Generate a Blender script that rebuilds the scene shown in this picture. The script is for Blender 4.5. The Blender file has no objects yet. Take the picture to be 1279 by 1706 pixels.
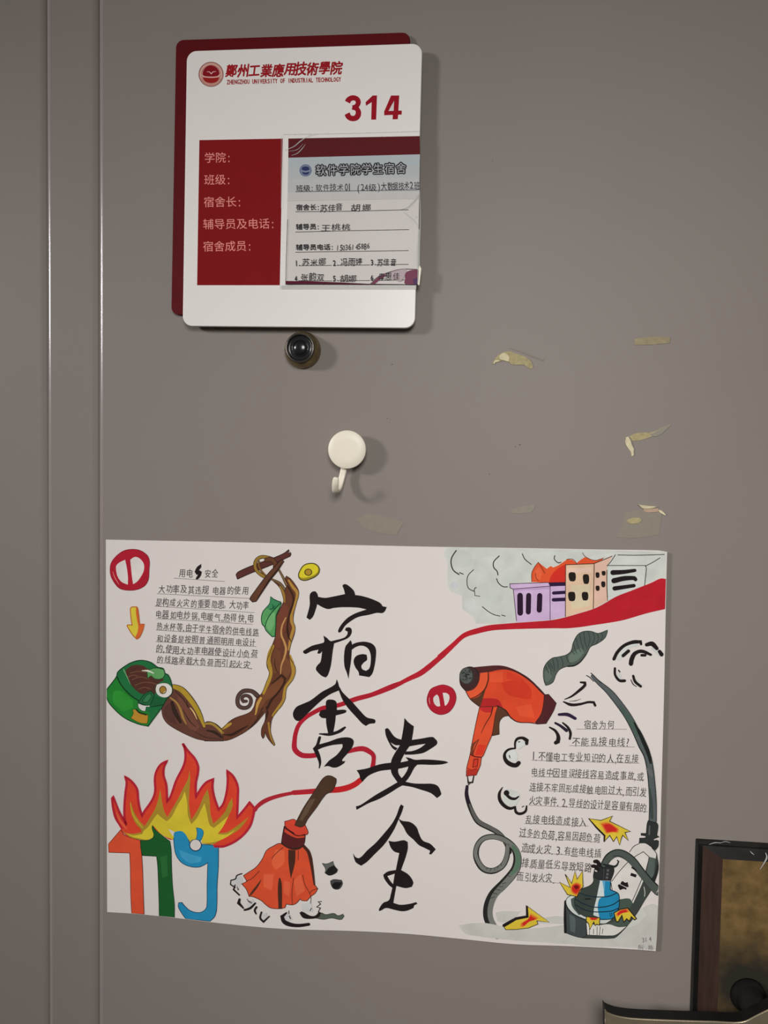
import bpy, math, random
from mathutils import Vector, Matrix
from mathutils.geometry import tessellate_polygon

random.seed(7)
SC = bpy.context.scene
COL = SC.collection

# ------------------------------------------------------------------ camera
W, H, F = 1279.0, 1706.0, 1300.0           # picture size and focal length in pixels
DIST, ZC = 0.754, 1.45                      # distance to the door, eye height
YAW, PITCH, ROLL = map(math.radians, (6.07, -2.517, -0.924))
def rot():
    cy, sy = math.cos(YAW), math.sin(YAW); cp, sp = math.cos(PITCH), math.sin(PITCH)
    cr, sr = math.cos(ROLL), math.sin(ROLL)
    return (Matrix(((cy, -sy, 0), (sy, cy, 0), (0, 0, 1))) @ Matrix(((1, 0, 0), (0, cp, -sp), (0, sp, cp)))
            @ Matrix(((cr, 0, sr), (0, 1, 0), (-sr, 0, cr))))
RM = rot()
CAM = Vector((0, -DIST, ZC))
cd = bpy.data.cameras.new('camera'); cam = bpy.data.objects.new('camera', cd); COL.objects.link(cam)
cd.sensor_fit = 'VERTICAL'; cd.sensor_height = 36; cd.sensor_width = 36; cd.lens = 36 * F / H
cd.clip_start = 0.01; cd.clip_end = 50
r, f_, u = RM.col[0], RM.col[1], RM.col[2]
cam.matrix_world = Matrix(((r[0], u[0], -f_[0], CAM[0]), (r[1], u[1], -f_[1], CAM[1]), (r[2], u[2], -f_[2], CAM[2]), (0, 0, 0, 1)))
SC.camera = cam

# ------------------------------------------------------------------ world, lights, exposure
SC.view_settings.view_transform = 'Standard'; SC.view_settings.look = 'None'
SC.view_settings.gamma = 1.0; SC.view_settings.exposure = -0.30
SC.view_settings.use_curve_mapping = False
wd = bpy.data.worlds.new('corridor_air'); SC.world = wd; wd.use_nodes = True
wd.node_tree.nodes['Background'].inputs[0].default_value = (1.0, 0.95, 0.88, 1)
wd.node_tree.nodes['Background'].inputs[1].default_value = 0.07

def area(name, loc, target, size, power, color, spread=180):
    ld = bpy.data.lights.new(name, 'AREA'); ld.shape = 'DISK'; ld.size = size; ld.energy = power; ld.color = color
    ld.spread = math.radians(spread)
    o = bpy.data.objects.new(name, ld); COL.objects.link(o); o.location = loc
    o.rotation_euler = (Vector(target) - Vector(loc)).to_track_quat('-Z', 'Y').to_euler()
    return o
# corridor lamp to the left, a little above eye level: throws the shadows to the right
area('corridor_lamp', (-2.75, -2.05, 2.30), (0.15, 0, 1.20), 0.50, 9.5, (1.0, 0.985, 0.99), 72)
# added soft fill lamp in front of the door, shapes the hotspot and falloff
area('fill_lamp', (0.12, -1.35, 1.86), (0.14, 0, 1.04), 0.50, 4.7, (1.0, 0.985, 0.95), 96)

# ------------------------------------------------------------------ helpers
def ray(px, py):
    return RM @ Vector(((px - W / 2) / F, 1.0, -(py - H / 2) / F))
def at(px, py, h=0.0):                      # the point of the plane h in front of the door
    d = ray(px, py); t = (-h - CAM.y) / d.y
    return CAM + d * t
def lin(c):
    out = []
    for v in c[:3]:
        v = v / 255.0
        out.append(v / 12.92 if v <= 0.04045 else ((v + 0.055) / 1.055) ** 2.4)
    return out
K = 1.25
def alb(c): return [min(0.92, v * K) for v in lin(c)]

def mat(name, rgb, rough=0.5, metal=0.0, noise=0.06, scale=40.0, bump=0.0, bscale=300.0, coat=0.0, spec=0.5, stretch=None):
    m = bpy.data.materials.new(name); m.use_nodes = True
    nt = m.node_tree; b = nt.nodes['Principled BSDF']
    b.inputs['Roughness'].default_value = rough; b.inputs['Metallic'].default_value = metal
    b.inputs['Coat Weight'].default_value = coat; b.inputs['Specular IOR Level'].default_value = spec
    tc = nt.nodes.new('ShaderNodeTexCoord'); mp = nt.nodes.new('ShaderNodeMapping')
    nt.links.new(tc.outputs['Object'], mp.inputs['Vector'])
    if stretch: mp.inputs['Scale'].default_value = stretch
    n = nt.nodes.new('ShaderNodeTexNoise'); n.inputs['Scale'].default_value = scale; n.inputs['Detail'].default_value = 5
    nt.links.new(mp.outputs[0], n.inputs['Vector'])
    ramp = nt.nodes.new('ShaderNodeValToRGB')
    c = alb(rgb)
    ramp.color_ramp.elements[0].position = 0.3; ramp.color_ramp.elements[1].position = 0.7
    ramp.color_ramp.elements[0].color = [v * (1 - noise) for v in c] + [1]
    ramp.color_ramp.elements[1].color = [min(1, v * (1 + noise)) for v in c] + [1]
    nt.links.new(n.outputs['Fac'], ramp.inputs[0]); nt.links.new(ramp.outputs[0], b.inputs['Base Color'])
    if bump:
        n2 = nt.nodes.new('ShaderNodeTexNoise'); n2.inputs['Scale'].default_value = bscale
        nt.links.new(mp.outputs[0], n2.inputs['Vector'])
        bp = nt.nodes.new('ShaderNodeBump'); bp.inputs['Strength'].default_value = bump; bp.inputs['Distance'].default_value = 0.001
        nt.links.new(n2.outputs['Fac'], bp.inputs['Height']); nt.links.new(bp.outputs[0], b.inputs['Normal'])
    return m

def ink_mat(name, rough=0.75, var=0.07):
    m = bpy.data.materials.new(name); m.use_nodes = True
    nt = m.node_tree; b = nt.nodes['Principled BSDF']
    b.inputs['Roughness'].default_value = rough; b.inputs['Specular IOR Level'].default_value = 0.08
    a = nt.nodes.new('ShaderNodeAttribute'); a.attribute_name = 'Col'
    tc = nt.nodes.new('ShaderNodeTexCoord')
    n = nt.nodes.new('ShaderNodeTexNoise'); n.inputs['Scale'].default_value = 70; n.inputs['Detail'].default_value = 3
    nt.links.new(tc.outputs['Object'], n.inputs['Vector'])
    mr = nt.nodes.new('ShaderNodeMapRange'); mr.inputs['From Min'].default_value = 0.3; mr.inputs['From Max'].default_value = 0.7
    mr.inputs['To Min'].default_value = 1 - var; mr.inputs['To Max'].default_value = 1 + var
    nt.links.new(n.outputs['Fac'], mr.inputs['Value'])
    vm = nt.nodes.new('ShaderNodeVectorMath'); vm.operation = 'SCALE'
    nt.links.new(a.outputs['Color'], vm.inputs[0]); nt.links.new(mr.outputs[0], vm.inputs['Scale'])
    nt.links.new(vm.outputs[0], b.inputs['Base Color'])
    return m

def mesh_obj(name, verts, faces, material, parent=None, smooth=False):
    me = bpy.data.meshes.new(name); me.from_pydata([tuple(v) for v in verts], [], faces); me.update()
    o = bpy.data.objects.new(name, me); COL.objects.link(o)
    for m in (material if isinstance(material, (list, tuple)) else [material]): me.materials.append(m)
    if smooth:
        for p in me.polygons: p.use_smooth = True
    if parent is not None:
        o.parent = parent; o.matrix_parent_inverse = parent.matrix_world.inverted()
    return o
def empty(name, loc, label, cat, group=None):
    o = bpy.data.objects.new(name, None); COL.objects.link(o); o.location = loc; o.empty_display_size = 0.02
    o.matrix_world = Matrix.Translation(loc)
    tag(o, label, cat, group); return o
def tag(o, label, cat, group=None):
    o['label'] = label; o['category'] = cat
    if group: o['group'] = group
    return o

def rounded(corners, rad, n=7):             # corners: list of (x,z); rounded outline
    pts = []; m = len(corners)
    for i in range(m):
        p = Vector(corners[i]); a = Vector(corners[i - 1]); b = Vector(corners[(i + 1) % m])
        rr = rad[i] if isinstance(rad, (list, tuple)) else rad
        if rr <= 0: pts.append(p.copy()); continue
        u1 = (a - p).normalized(); u2 = (b - p).normalized()
        s = p + u1 * rr; e = p + u2 * rr
        for k in range(n + 1):
            t = k / n; w = 0.5523
            c1 = s - u1 * rr * w; c2 = e - u2 * rr * w
            pts.append(s * (1 - t) ** 3 + c1 * 3 * t * (1 - t) ** 2 + c2 * 3 * t * t * (1 - t) + e * t ** 3)
    return pts
def inset(pts, d):
    out = []; n = len(pts)
    area2 = sum(pts[i].x * pts[(i + 1) % n].y - pts[(i + 1) % n].x * pts[i].y for i in range(n))
    sg = 1 if area2 > 0 else -1
    for i in range(n):
        a, p, b = pts[i - 1], pts[i], pts[(i + 1) % n]
        e1 = (p - a); e2 = (b - p)
        if e1.length < 1e-9 or e2.length < 1e-9: out.append(p.copy()); continue
        e1.normalize(); e2.normalize()
        n1 = Vector((-e1.y, e1.x)) * sg; n2 = Vector((-e2.y, e2.x)) * sg
        nn = n1 + n2
        if nn.length < 1e-6: nn = n1
        nn.normalize(); c = max(0.5, nn.dot(n1))
        out.append(p + nn * d / c)
    return out
def slab(name, pts, h0, h1, material, parent=None, bev=0.0, hf=None, smooth=False, side_mat=None):
    """prism over an (x,z) outline from height h0 to h1 in front of the door, front edge rounded by bev"""
    loops = [(pts, h0)]
    if bev > 0:
        for k in range(4):
            t = k / 3 * math.pi / 2
            loops.append((inset(pts, bev * (1 - math.cos(t))), h1 - bev * (1 - math.sin(t))))
    else: loops.append((pts, h1))
    V = []; Fc = []; n = len(pts)
    for lp, h in loops:
        for p in lp: V.append((p.x, -(h + (hf(p.x, p.y) if hf else 0)), p.y))
    for l in range(len(loops) - 1):
        for i in range(n):
            a = l * n + i; b = l * n + (i + 1) % n
            Fc.append((a, b, b + n, a + n))
    ns = len(Fc)
    base = (len(loops) - 1) * n
    for t in tessellate_polygon([[Vector((p.x, p.y, 0)) for p in loops[-1][0]]]): Fc.append(tuple(base + i for i in t))
    for t in tessellate_polygon([[Vector((p.x, p.y, 0)) for p in pts]]): Fc.append(tuple(t))
    mats = [material] + ([side_mat] if side_mat else [])
    o = mesh_obj(name, V, Fc, mats, parent)
    import bmesh
    bm = bmesh.new(); bm.from_mesh(o.data); bmesh.ops.recalc_face_normals(bm, faces=bm.faces); bm.to_mesh(o.data); bm.free()
    if side_mat:
        for i in range(n if bev else ns): o.data.polygons[i].material_index = 1
    if bev > 0:
        for i in range(n, ns): o.data.polygons[i].use_smooth = True
    return o
def lathe(name, c, prof, material, parent=None, n=48, smooth=True, tilt=None):
    V = []; Fc = []
    for rr, h in prof:
        for k in range(n):
            a = 2 * math.pi * k / n
            V.append((c.x + rr * math.cos(a), c.y - h, c.z + rr * math.sin(a)))
    for l in range(len(prof) - 1):
        for k in range(n):
            a = l * n + k; b = l * n + (k + 1) % n
            Fc.append((a, b, b + n, a + n))
    Fc.append(tuple(range(n))); Fc.append(tuple((len(prof) - 1) * n + k for k in range(n)))
    o = mesh_obj(name, V, Fc, material, parent, smooth)
    import bmesh
    bm = bmesh.new(); bm.from_mesh(o.data); bmesh.ops.recalc_face_normals(bm, faces=bm.faces); bm.to_mesh(o.data); bm.free()
    o.data.polygons[len(Fc) - 1].use_smooth = False; o.data.polygons[len(Fc) - 2].use_smooth = False
    return o

# ------------------------------------------------------------------ drawing kit (pen, marker, print: flat ink laid on a sheet)
def P(s):
    return [tuple(float(v) for v in p.split(',')) for p in s.split()]
def smooth(pts, closed=True, sub=4, corner=58):
    n = len(pts); V = [Vector(p) for p in pts]
    if n < 3: return V
    T = []
    for i in range(n):
        if not closed and (i == 0 or i == n - 1): T.append(None); continue
        a, p, b = V[i - 1], V[i], V[(i + 1) % n]
        e1, e2 = p - a, b - p
        if e1.length < 1e-6 or e2.length < 1e-6 or e1.angle(e2) > math.radians(corner): T.append(None)
        else: T.append((b - a).normalized())
    out = []
    for i in range(n if closed else n - 1):
        a, b = V[i], V[(i + 1) % n]; L = (b - a).length
        m1 = T[i] * L if T[i] is not None else (b - a)
        m2 = T[(i + 1) % n] * L if T[(i + 1) % n] is not None else (b - a)
        if T[i] is None and T[(i + 1) % n] is None: out.append(a); continue
        for k in range(sub):
            t = k / sub
            out.append(a * (2 * t ** 3 - 3 * t ** 2 + 1) + m1 * (t ** 3 - 2 * t ** 2 + t) + b * (-2 * t ** 3 + 3 * t ** 2) + m2 * (t ** 3 - t ** 2))
    if not closed: out.append(V[-1])
    return out

class Sheet:                                # the plane of a flat sheet: y + h0 + k(x-x0) = 0
    def __init__(s, h0, k=0.0, x0=0.0): s.h0, s.k, s.x0 = h0, k, x0
    def put(s, px, py, lift=0.0):
        d = ray(px, py)
        t = -(CAM.y + s.h0 + lift + s.k * (CAM.x - s.x0)) / (d.y + s.k * d.x)
        return CAM + d * t
STEP = 0.0000028
def clamp_poster(x, y):
    t = [(917, 1111), (1000, 1109), (1150, 1106), (1300, 1102), (1450, 1098), (1560, 1094), (1590, 1091)]
    for (y0, a0), (y1, a1) in zip(t, t[1:]):
        if y0 <= y <= y1: x = min(x, a0 + (a1 - a0) * (y - y0) / (y1 - y0) - .4)
    x = max(x, 177.6)
    t = [(170, 1518.6), (225, 1522.5), (290, 1529), (370, 1538.5), (470, 1547.5), (590, 1551.2), (680, 1556), (760, 1563.5), (855, 1573), (950, 1576.5), (1050, 1581.5), (1120, 1587)]
    for (x0, a0), (x1, a1) in zip(t, t[1:]):
        if x0 <= x <= x1: y = min(y, a0 + (a1 - a0) * (x - x0) / (x1 - x0) - .5)
    return x, y
class Art:
    def __init__(s, sheet, base=0.00003): s.sh = sheet; s.V = []; s.F = []; s.C = []; s.z = base; s.f = (0, 0, 1.0)
    def frame(s, x0, y0, sc=6.395): s.f = (x0, y0, sc); return s
    def _px(s, p): return (s.f[0] + p[0] / s.f[2], s.f[1] + p[1] / s.f[2])
    def raw(s, col, pix, tris, lift=None):
        b = len(s.V); z = s.z if lift is None else lift
        for p in pix:
            if s.sh.k: p = clamp_poster(p[0], p[1])
            s.V.append(s.sh.put(p[0], p[1], z))
        c = alb(col)
        for t in tris: s.F.append(tuple(b + i for i in t)); s.C.append(c)
    def fill(s, col, pts, sm=True, px=False, corner=58):
        if isinstance(pts, str): pts = P(pts)
        if not px: pts = [s._px(p) for p in pts]
        q = smooth(pts, True, 4, corner) if sm else [Vector(p) for p in pts]
        tr = tessellate_polygon([[Vector((p[0], p[1], 0)) for p in q]])
        s.raw(col, q, tr); s.z += STEP
        return q
    def line(s, col, pts, w=1.0, sm=True, closed=False, px=False, cap=True, corner=58):
        if isinstance(pts, str): pts = P(pts)
        if not px: pts = [s._px(p) for p in pts]
        ws = w if isinstance(w, (list, tuple)) else [w]
        q = smooth(pts, closed, 4, corner) if sm else [Vector(p) for p in pts]
        q = [Vector((p[0], p[1])) for p in q]
        q = [p for i, p in enumerate(q) if i == 0 or (p - q[i - 1]).length > 1e-4]
        if closed and (q[0] - q[-1]).length < 1e-4: q.pop()
        n = len(q)
        if n < 2: return
        L = [0]
        for i in range(1, n): L.append(L[-1] + (q[i] - q[i - 1]).length)
        def wid(i):
            if len(ws) == 1: return ws[0]
            t = L[i] / L[-1] * (len(ws) - 1); k = min(int(t), len(ws) - 2)
            return ws[k] + (ws[k + 1] - ws[k]) * (t - k)
        pix = []; tris = []
        for i in range(n):
            a = q[i - 1] if (i or closed) else q[0]; b = q[(i + 1) % n] if (i < n - 1 or closed) else q[-1]
            e1 = q[i] - a; e2 = b - q[i]
            if e1.length < 1e-6: e1 = e2
            if e2.length < 1e-6: e2 = e1
            e1 = e1.normalized(); e2 = e2.normalized(); d = e1 + e2
            if d.length < 0.3: d = e1
            d = d.normalized(); nn = Vector((-d.y, d.x)); c = max(0.6, d.dot(e1)); hw = wid(i) / 2 / c
            pix.append(q[i] + nn * hw); pix.append(q[i] - nn * hw)
        m = n if closed else n - 1
        for i in range(m):
            a = 2 * i; b = 2 * ((i + 1) % n)
            tris.append((a, a + 1, b + 1)); tris.append((a, b + 1, b))
        if cap and not closed:
            for i in (0, n - 1):
                if wid(i) < 0.5: continue
                dd = (q[0] - q[1]) if i == 0 else (q[-1] - q[-2])
                a0 = math.atan2(dd.y, dd.x) - math.pi / 2; N = 5; b0 = len(pix); pix.append(q[i])
                for k in range(N + 1): pix.append(q[i] + Vector((math.cos(a0 + math.pi * k / N), math.sin(a0 + math.pi * k / N))) * wid(i) / 2)
                for k in range(N): tris.append((b0, b0 + 1 + k, b0 + 2 + k))
        s.raw(col, pix, tris); s.z += STEP
    def shape(s, col, pts, oc=(40, 32, 30), ow=1.0, sm=True, corner=58):
        s.fill(col, pts, sm, corner=corner); s.line(oc, pts, ow, sm, True, corner=corner)
    def disc(s, col, c, rx, ry=None, n=28, px=False, sm=False):
        ry = ry or rx
        s.fill(col, [(c[0] + rx * math.cos(2 * math.pi * k / n), c[1] + ry * math.sin(2 * math.pi * k / n)) for k in range(n)], False, px)
    def ring(s, col, c, rx, w, ry=None, n=32, px=False):
        ry = ry or rx
        s.line(col, [(c[0] + rx * math.cos(2 * math.pi * k / n), c[1] + ry * math.sin(2 * math.pi * k / n)) for k in range(n)], w, False, True, px)
    def lines(s, col, w, *strs):
        for t in strs: s.line(col, t, w)
    # text written along a slanted row. (x0,cy0)-(x1,cy1): centre line of the row, ch: glyph height, in frame units
    def text(s, col, txt, a, b, ch, jit=0.0, bold=0.0, slant=0.0, wfac=1.0, adv=None, extra=False):
        ax, ay = s._px(a); bx, by = s._px(b); hh = ch / s.f[2]
        wt = [(0.5 if (c in '.,:;!?0123456789 ()、。，：' or c.isascii()) else 1.0) for c in txt]
        if adv: wt = [adv.get(c, w) for c, w in zip(txt, wt)]
        tot = sum(wt); d = Vector((bx - ax, by - ay)); LN = d.length; d.normalize(); nrm = Vector((-d.y, d.x))
        pos = 0.0; pitch = LN / tot
        for c, w in zip(txt, wt):
            if c != ' ':
                gv, gt, x0, x1 = glyph(c, 0.0)
                cjk = ord(c) > 0x2000
                sx = pitch * wfac if cjk else min(hh * 1.05, pitch * w / max(0.2, (x1 - x0)) * 0.82)
                if cjk: gx = 0.5
                else: gx = (x0 + x1) / 2
                mid = 0.385 if cjk else 0.345
                fy = (hh / 0.92) if cjk else hh / 0.74
                if not cjk: sx = min(sx, fy)
                cen = Vector((ax, ay)) + d * (pos + w / 2) * pitch
                jx = random.uniform(-jit, jit) * pitch; jy = random.uniform(-jit, jit) * hh
                jr = random.uniform(-jit, jit) * 0.7; js = 1 + random.uniform(-jit, jit)
                cr, sr = math.cos(jr), math.sin(jr)
                pix = []
                for (x, y) in gv:
                    X = (x - gx) * sx * js; Y = -(y - mid) * fy * js
                    X += -Y * slant
                    X, Y = X * cr - Y * sr, X * sr + Y * cr
                    pix.append(cen + d * (X + jx) + nrm * (Y + jy))
                s.raw(col, pix, gt)
                if bold:
                    bw = bold * hh
                    for k in range(8 if bold > .03 else 4):
                        an = 2 * math.pi * k / (8 if bold > .03 else 4) + .4
                        o_ = Vector((math.cos(an), math.sin(an))) * bw
                        s.raw(col, [p + o_ for p in pix], gt, s.z + STEP * (k + 1))
            pos += w
        s.z += STEP * (10 if bold else 1)
    def obj(s, name, material, parent=None):
        o = mesh_obj(name, s.V, s.F, material, parent)
        at_ = o.data.color_attributes.new('Col', 'FLOAT_COLOR', 'CORNER')
        vals = []
        for p, c in zip(o.data.polygons, s.C): vals += [c[0], c[1], c[2], 1.0] * p.loop_total
        at_.data.foreach_set('color', vals)
        # all faces look away from the door
        me = o.data
        for p in me.polygons:
            if p.normal.y > 0: p.flip()
        me.update()
        return o
_tc = bpy.data.curves.new('glyph_source', 'FONT'); _to = bpy.data.objects.new('glyph_source', _tc); COL.objects.link(_to)
_tc.resolution_u = 2
_gl = {}
def glyph(c, bold):
    key = (c, bold)
    if key not in _gl:
        _tc.body = c; _tc.offset = bold
        bpy.context.view_layer.update()
        me = bpy.data.meshes.new_from_object(_to)
        v = [(q.co.x, q.co.y) for q in me.vertices]
        t = []
        for p in me.polygons:
            ids = list(p.vertices)
            for k in range(1, len(ids) - 1): t.append((ids[0], ids[k], ids[k + 1]))
        x0 = min((q[0] for q in v), default=0); x1 = max((q[0] for q in v), default=1)
        _gl[key] = (v, t, x0, x1); bpy.data.meshes.remove(me)
    return _gl[key]

# ------------------------------------------------------------------ materials
M_door = mat('grey_door_paint', (127, 119, 113), rough=0.5, spec=.3, noise=0.02, scale=6, bump=0.05, bscale=900)
M_frame = mat('grey_frame_paint', (125, 117, 111), rough=0.5, spec=.3, noise=0.02, scale=6, bump=0.05, bscale=900)
M_edge = mat('grey_rolled_edge_paint', (140, 130, 128), rough=0.2, noise=0.02, coat=0.6, spec=.8)
M_gap = mat('dark_gap', (40, 34, 30), rough=0.9)
M_wall = mat('white_wall_paint', (190, 186, 178), rough=0.8, noise=0.03)
M_floor = mat('grey_floor_tile', (120, 116, 110), rough=0.5, noise=0.08)
M_paper = mat('drawing_paper', (211, 203, 199), rough=0.85, noise=0.012, scale=12, bump=0.08, bscale=700, spec=0.2)
M_ink = ink_mat('marker_ink'); M_print = ink_mat('printed_ink', 0.6, 0.02)
M_red = mat('dark_red_acrylic', (84, 4, 12), rough=0.5, spec=.15, noise=0.03)
M_white = mat('white_acrylic', (225, 218, 214), rough=0.32, noise=0.008)
M_card = mat('printed_card', (198, 192, 188), rough=0.5, noise=0.02)
M_cream = mat('cream_plastic', (225, 214, 197), rough=0.4, noise=0.01)

# ------------------------------------------------------------------ door and frame
def z_at(y): return at(640, y).z
XD = at(164.5, 853).x; XS = at(75.5, 853).x
TOP, BOT = 2.08, 0.0
def panel(name, x0, x1, z0, z1, h0, h1, rad, material, edge, parent=None, roll=0):
    """sheet metal panel with a rolled left edge"""
    V = []; Fc = []; prof = [(x0, h0)]
    for k in range(9):
        a = math.pi / 2 * k / 8
        prof.append((x0 + rad * (1 - math.cos(a)), h1 - rad * .55 * (1 - math.sin(a))))
    if roll:
        for k in range(7):
            a = math.pi / 2 * k / 6
            prof.append((x1 - roll + roll * math.sin(a), h1 - roll * .42 * (1 - math.cos(a))))
    else: prof.append((x1, h1))
    prof.append((x1, h0))
    n = len(prof)
    for z in (z0, z1):
        for x, h in prof: V.append((x, -h, z))
    for i in range(n): Fc.append((i, (i + 1) % n, (i + 1) % n + n, i + n))
    V += V[:]                                # the end caps get vertices of their own, so the rolled edge shades straight
    Fc.append(tuple(range(2 * n, 3 * n))[::-1]); Fc.append(tuple(range(3 * n, 4 * n)))
    o = mesh_obj(name, V, Fc, [material, edge], parent)
    import bmesh
    bm = bmesh.new(); bm.from_mesh(o.data); bmesh.ops.recalc_face_normals(bm, faces=bm.faces); bm.to_mesh(o.data); bm.free()
    for i in range(1, 9): o.data.polygons[i].material_index = 1; o.data.polygons[i].use_smooth = True
    if roll:
        for i in range(10, 16): o.data.polygons[i].use_smooth = True
    return o
leaf = panel('door_1', XD, XD + 0.93, BOT + 0.01, TOP, -0.045, 0.0, 0.0046, M_door, M_edge); leaf['kind'] = 'structure'
tr2 = panel('trim_2', XS, XD - 0.0020, BOT, TOP + 0.05, -0.05, -0.0045, 0.0040, M_frame, M_edge, None, .008); tr2['kind'] = 'structure'
tr1 = panel('trim_1', XS - 0.085, XS - 0.0016, BOT, TOP + 0.09, -0.055, -0.0080, 0.003, M_frame, M_edge, None, .008); tr1['kind'] = 'structure'
def box(name, a, b, material, kind=None, parent=None):
    V = [(x, y, z) for x in (a[0], b[0]) for y in (a[1], b[1]) for z in (a[2], b[2])]
    Fc = [(0, 1, 3, 2), (4, 6, 7, 5), (0, 4, 5, 1), (2, 3, 7, 6), (0, 2, 6, 4), (1, 5, 7, 3)]
    o = mesh_obj(name, V, Fc, material, parent)
    if kind: o['kind'] = kind
    return o
box('trim_3', (XS - 0.085, 0.055, BOT), (XD + 1.0, 0.065, TOP + 0.09), M_gap, 'structure')
box('trim_4', (XD + 0.932, 0.002, BOT), (XD + 1.03, 0.055, TOP + 0.09), M_frame, 'structure')
box('trim_5', (XD - 0.0016, 0.004, TOP + 0.002), (XD + 0.932, 0.055, TOP + 0.09), M_frame, 'structure')
box('wall_left', (-2.2, 0.012, 0), (XS - 0.086, 0.2, 2.7), M_wall, 'structure')
box('wall_right', (XD + 1.031, 0.012, 0), (2.6, 0.2, 2.7), M_wall, 'structure')
box('wall_back', (XS - 0.086, 0.012, TOP + 0.091), (XD + 1.031, 0.2, 2.7), M_wall, 'structure')
box('floor', (-2.2, -2.6, -0.05), (2.6, 0.2, 0.0), M_floor, 'structure')

door_sheet = Sheet(0.0)
a = Art(door_sheet)                         # small scuffs and dirt specks on the paint
for x, y, rr in ((820, 268, 1.1), (645, 697, 1.0), (650, 699, .8), (655, 697, .7), (653, 607, 1.4), (866, 741, 1.6), (858, 744, 1), (815, 790, 1.0)):
    a.disc((104, 96, 88), (x, y), rr, rr * .8, 10, px=True)
a.obj('paint_scuffs', M_ink, leaf)

# ------------------------------------------------------------------ sign
def q2(px, py, h): p = at(px, py, h); return Vector((p.x, p.z))
sign = empty('room_sign', at(500, 310, 0.0), 'white acrylic room number sign on a dark red backing plate, above the door viewer', 'sign')
HB, HW = 0.0050, 0.0125
back = rounded([q2(293, 66.5, HB), q2(683, 53.5, HB), q2(676, 527, HB), q2(285, 524, HB)], 0.0075)
slab('backing_plate', back, 0.0, HB, M_red, sign, bev=0.0006)
front = rounded([q2(311, 85, HW), q2(703.5, 72, HW), q2(691, 546.5, HW), q2(304, 543, HW)], 0.0095)
slab('front_plate', front, HB + 0.0035, HW, M_white, sign, bev=0.0007)
for sx, sy in ((350, 120), (650, 115), (345, 500), (650, 500)):
    c = at(sx, sy, HB); lathe('spacer', c, [(0.006, 0.0), (0.006, 0.0035)], M_white, sign, 20)

SW = Sheet(HW)
a = Art(SW)
RD = (150, 26, 34)
# emblem
a.disc((190, 140, 128), (351.5, 123.8), 20.6, px=True, n=40)
a.ring((120, 60, 55), (351.5, 123.8), 20.3, 1.1, px=True, n=40)
a.ring((205, 165, 152), (351.5, 123.8), 17.4, 1.6, px=True, n=40)
a.ring((165, 90, 82), (351.5, 123.8), 15.2, 0.5, px=True, n=40)
a.frame(280, 40, 10.66)
a.fill((128, 16, 28), '612,905 625,830 680,760 760,735 840,760 895,820 912,895 870,925 760,935 650,925')
a.fill((150, 30, 28), '615,945 760,958 905,945 880,1010 800,1045 730,1045 650,1015')
a.line((215, 180, 170), '600,905 640,935 760,945 880,935 925,890', [1.2, 1.6, 1.2])
a.line((220, 185, 180), '690,850 730,850 765,885 800,850 850,845', [.6, 1.1, 1.3, 1.1, .6])
for k in range(17):
    t = math.radians(28 + k * 7.8)
    a.f = (0, 0, 1)
    a.disc((150, 45, 45), (351.5 + 17.6 * math.cos(t), 123.8 + 17.6 * math.sin(t)), .55, 1.0, 6)
a.obj('emblem', M_print, sign)['label'] = 'round red university emblem with a white bird'
a = Art(SW).frame(320, 85, 4.919)
a.text(RD, '鄭州工業應用技術學院', (278, 166), (1228, 138), 104, jit=0.06, bold=0.034, slant=0.2, wfac=1.04)
a.text((152, 40, 40), 'ZHENGZHOU UNIVERSITY OF INDUSTRIAL TECHNOLOGY', (283, 255), (1220, 232), 38, bold=0.04)
a.obj('school_name', M_print, sign)
a = Art(SW).frame(270, 40, 2.7804)
N3 = (146, 18, 34)
a.line(N3, '858,362 866,349 884,342 903,349 908,366 898,382 882,387', [9.5, 9, 8.5, 8.5, 8, 7.5], cap=False)
a.line(N3, '880,386 900,392 909,410 902,431 884,438 866,432 856,415', [7.5, 8, 9, 9.5, 9, 9, 9.5], cap=False)
a.fill(N3, '942,362 975,331 995,331 991,443 968,443 970,362 944,379', False)
a.fill(N3, '1060,331 1098,331 1094,401 1110,401 1109,420 1093,420 1091,441 1067,442 1068,421 1028,423 1028,405', False)
a.fill((207, 201, 198), '1074,356 1072,402 1048,403', False)
a.obj('room_number', M_print, sign)
a = Art(SW)
a.fill((122, 18, 22), [(332, 233.4), (470.8, 230.9), (466, 475.2), (328.2, 475.2)], False, True)
a.frame(325, 225, 8.527)
TX = (222, 140, 132)
for t, x0, x1, c0, c1 in (('学院:', 128, 518, 322, 316), ('班级:', 124, 514, 636, 628), ('宿舍长:', 118, 668, 952, 944),
                          ('辅导员及电话:', 108, 1140, 1266, 1254), ('宿舍成员:', 108, 812, 1582, 1572)):
    a.text(TX, t, (x0, c0), (x1, c1), 146, wfac=1.0)
a.obj('red_panel', M_print, sign)['label'] = 'red printed field with pink lettering'

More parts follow.
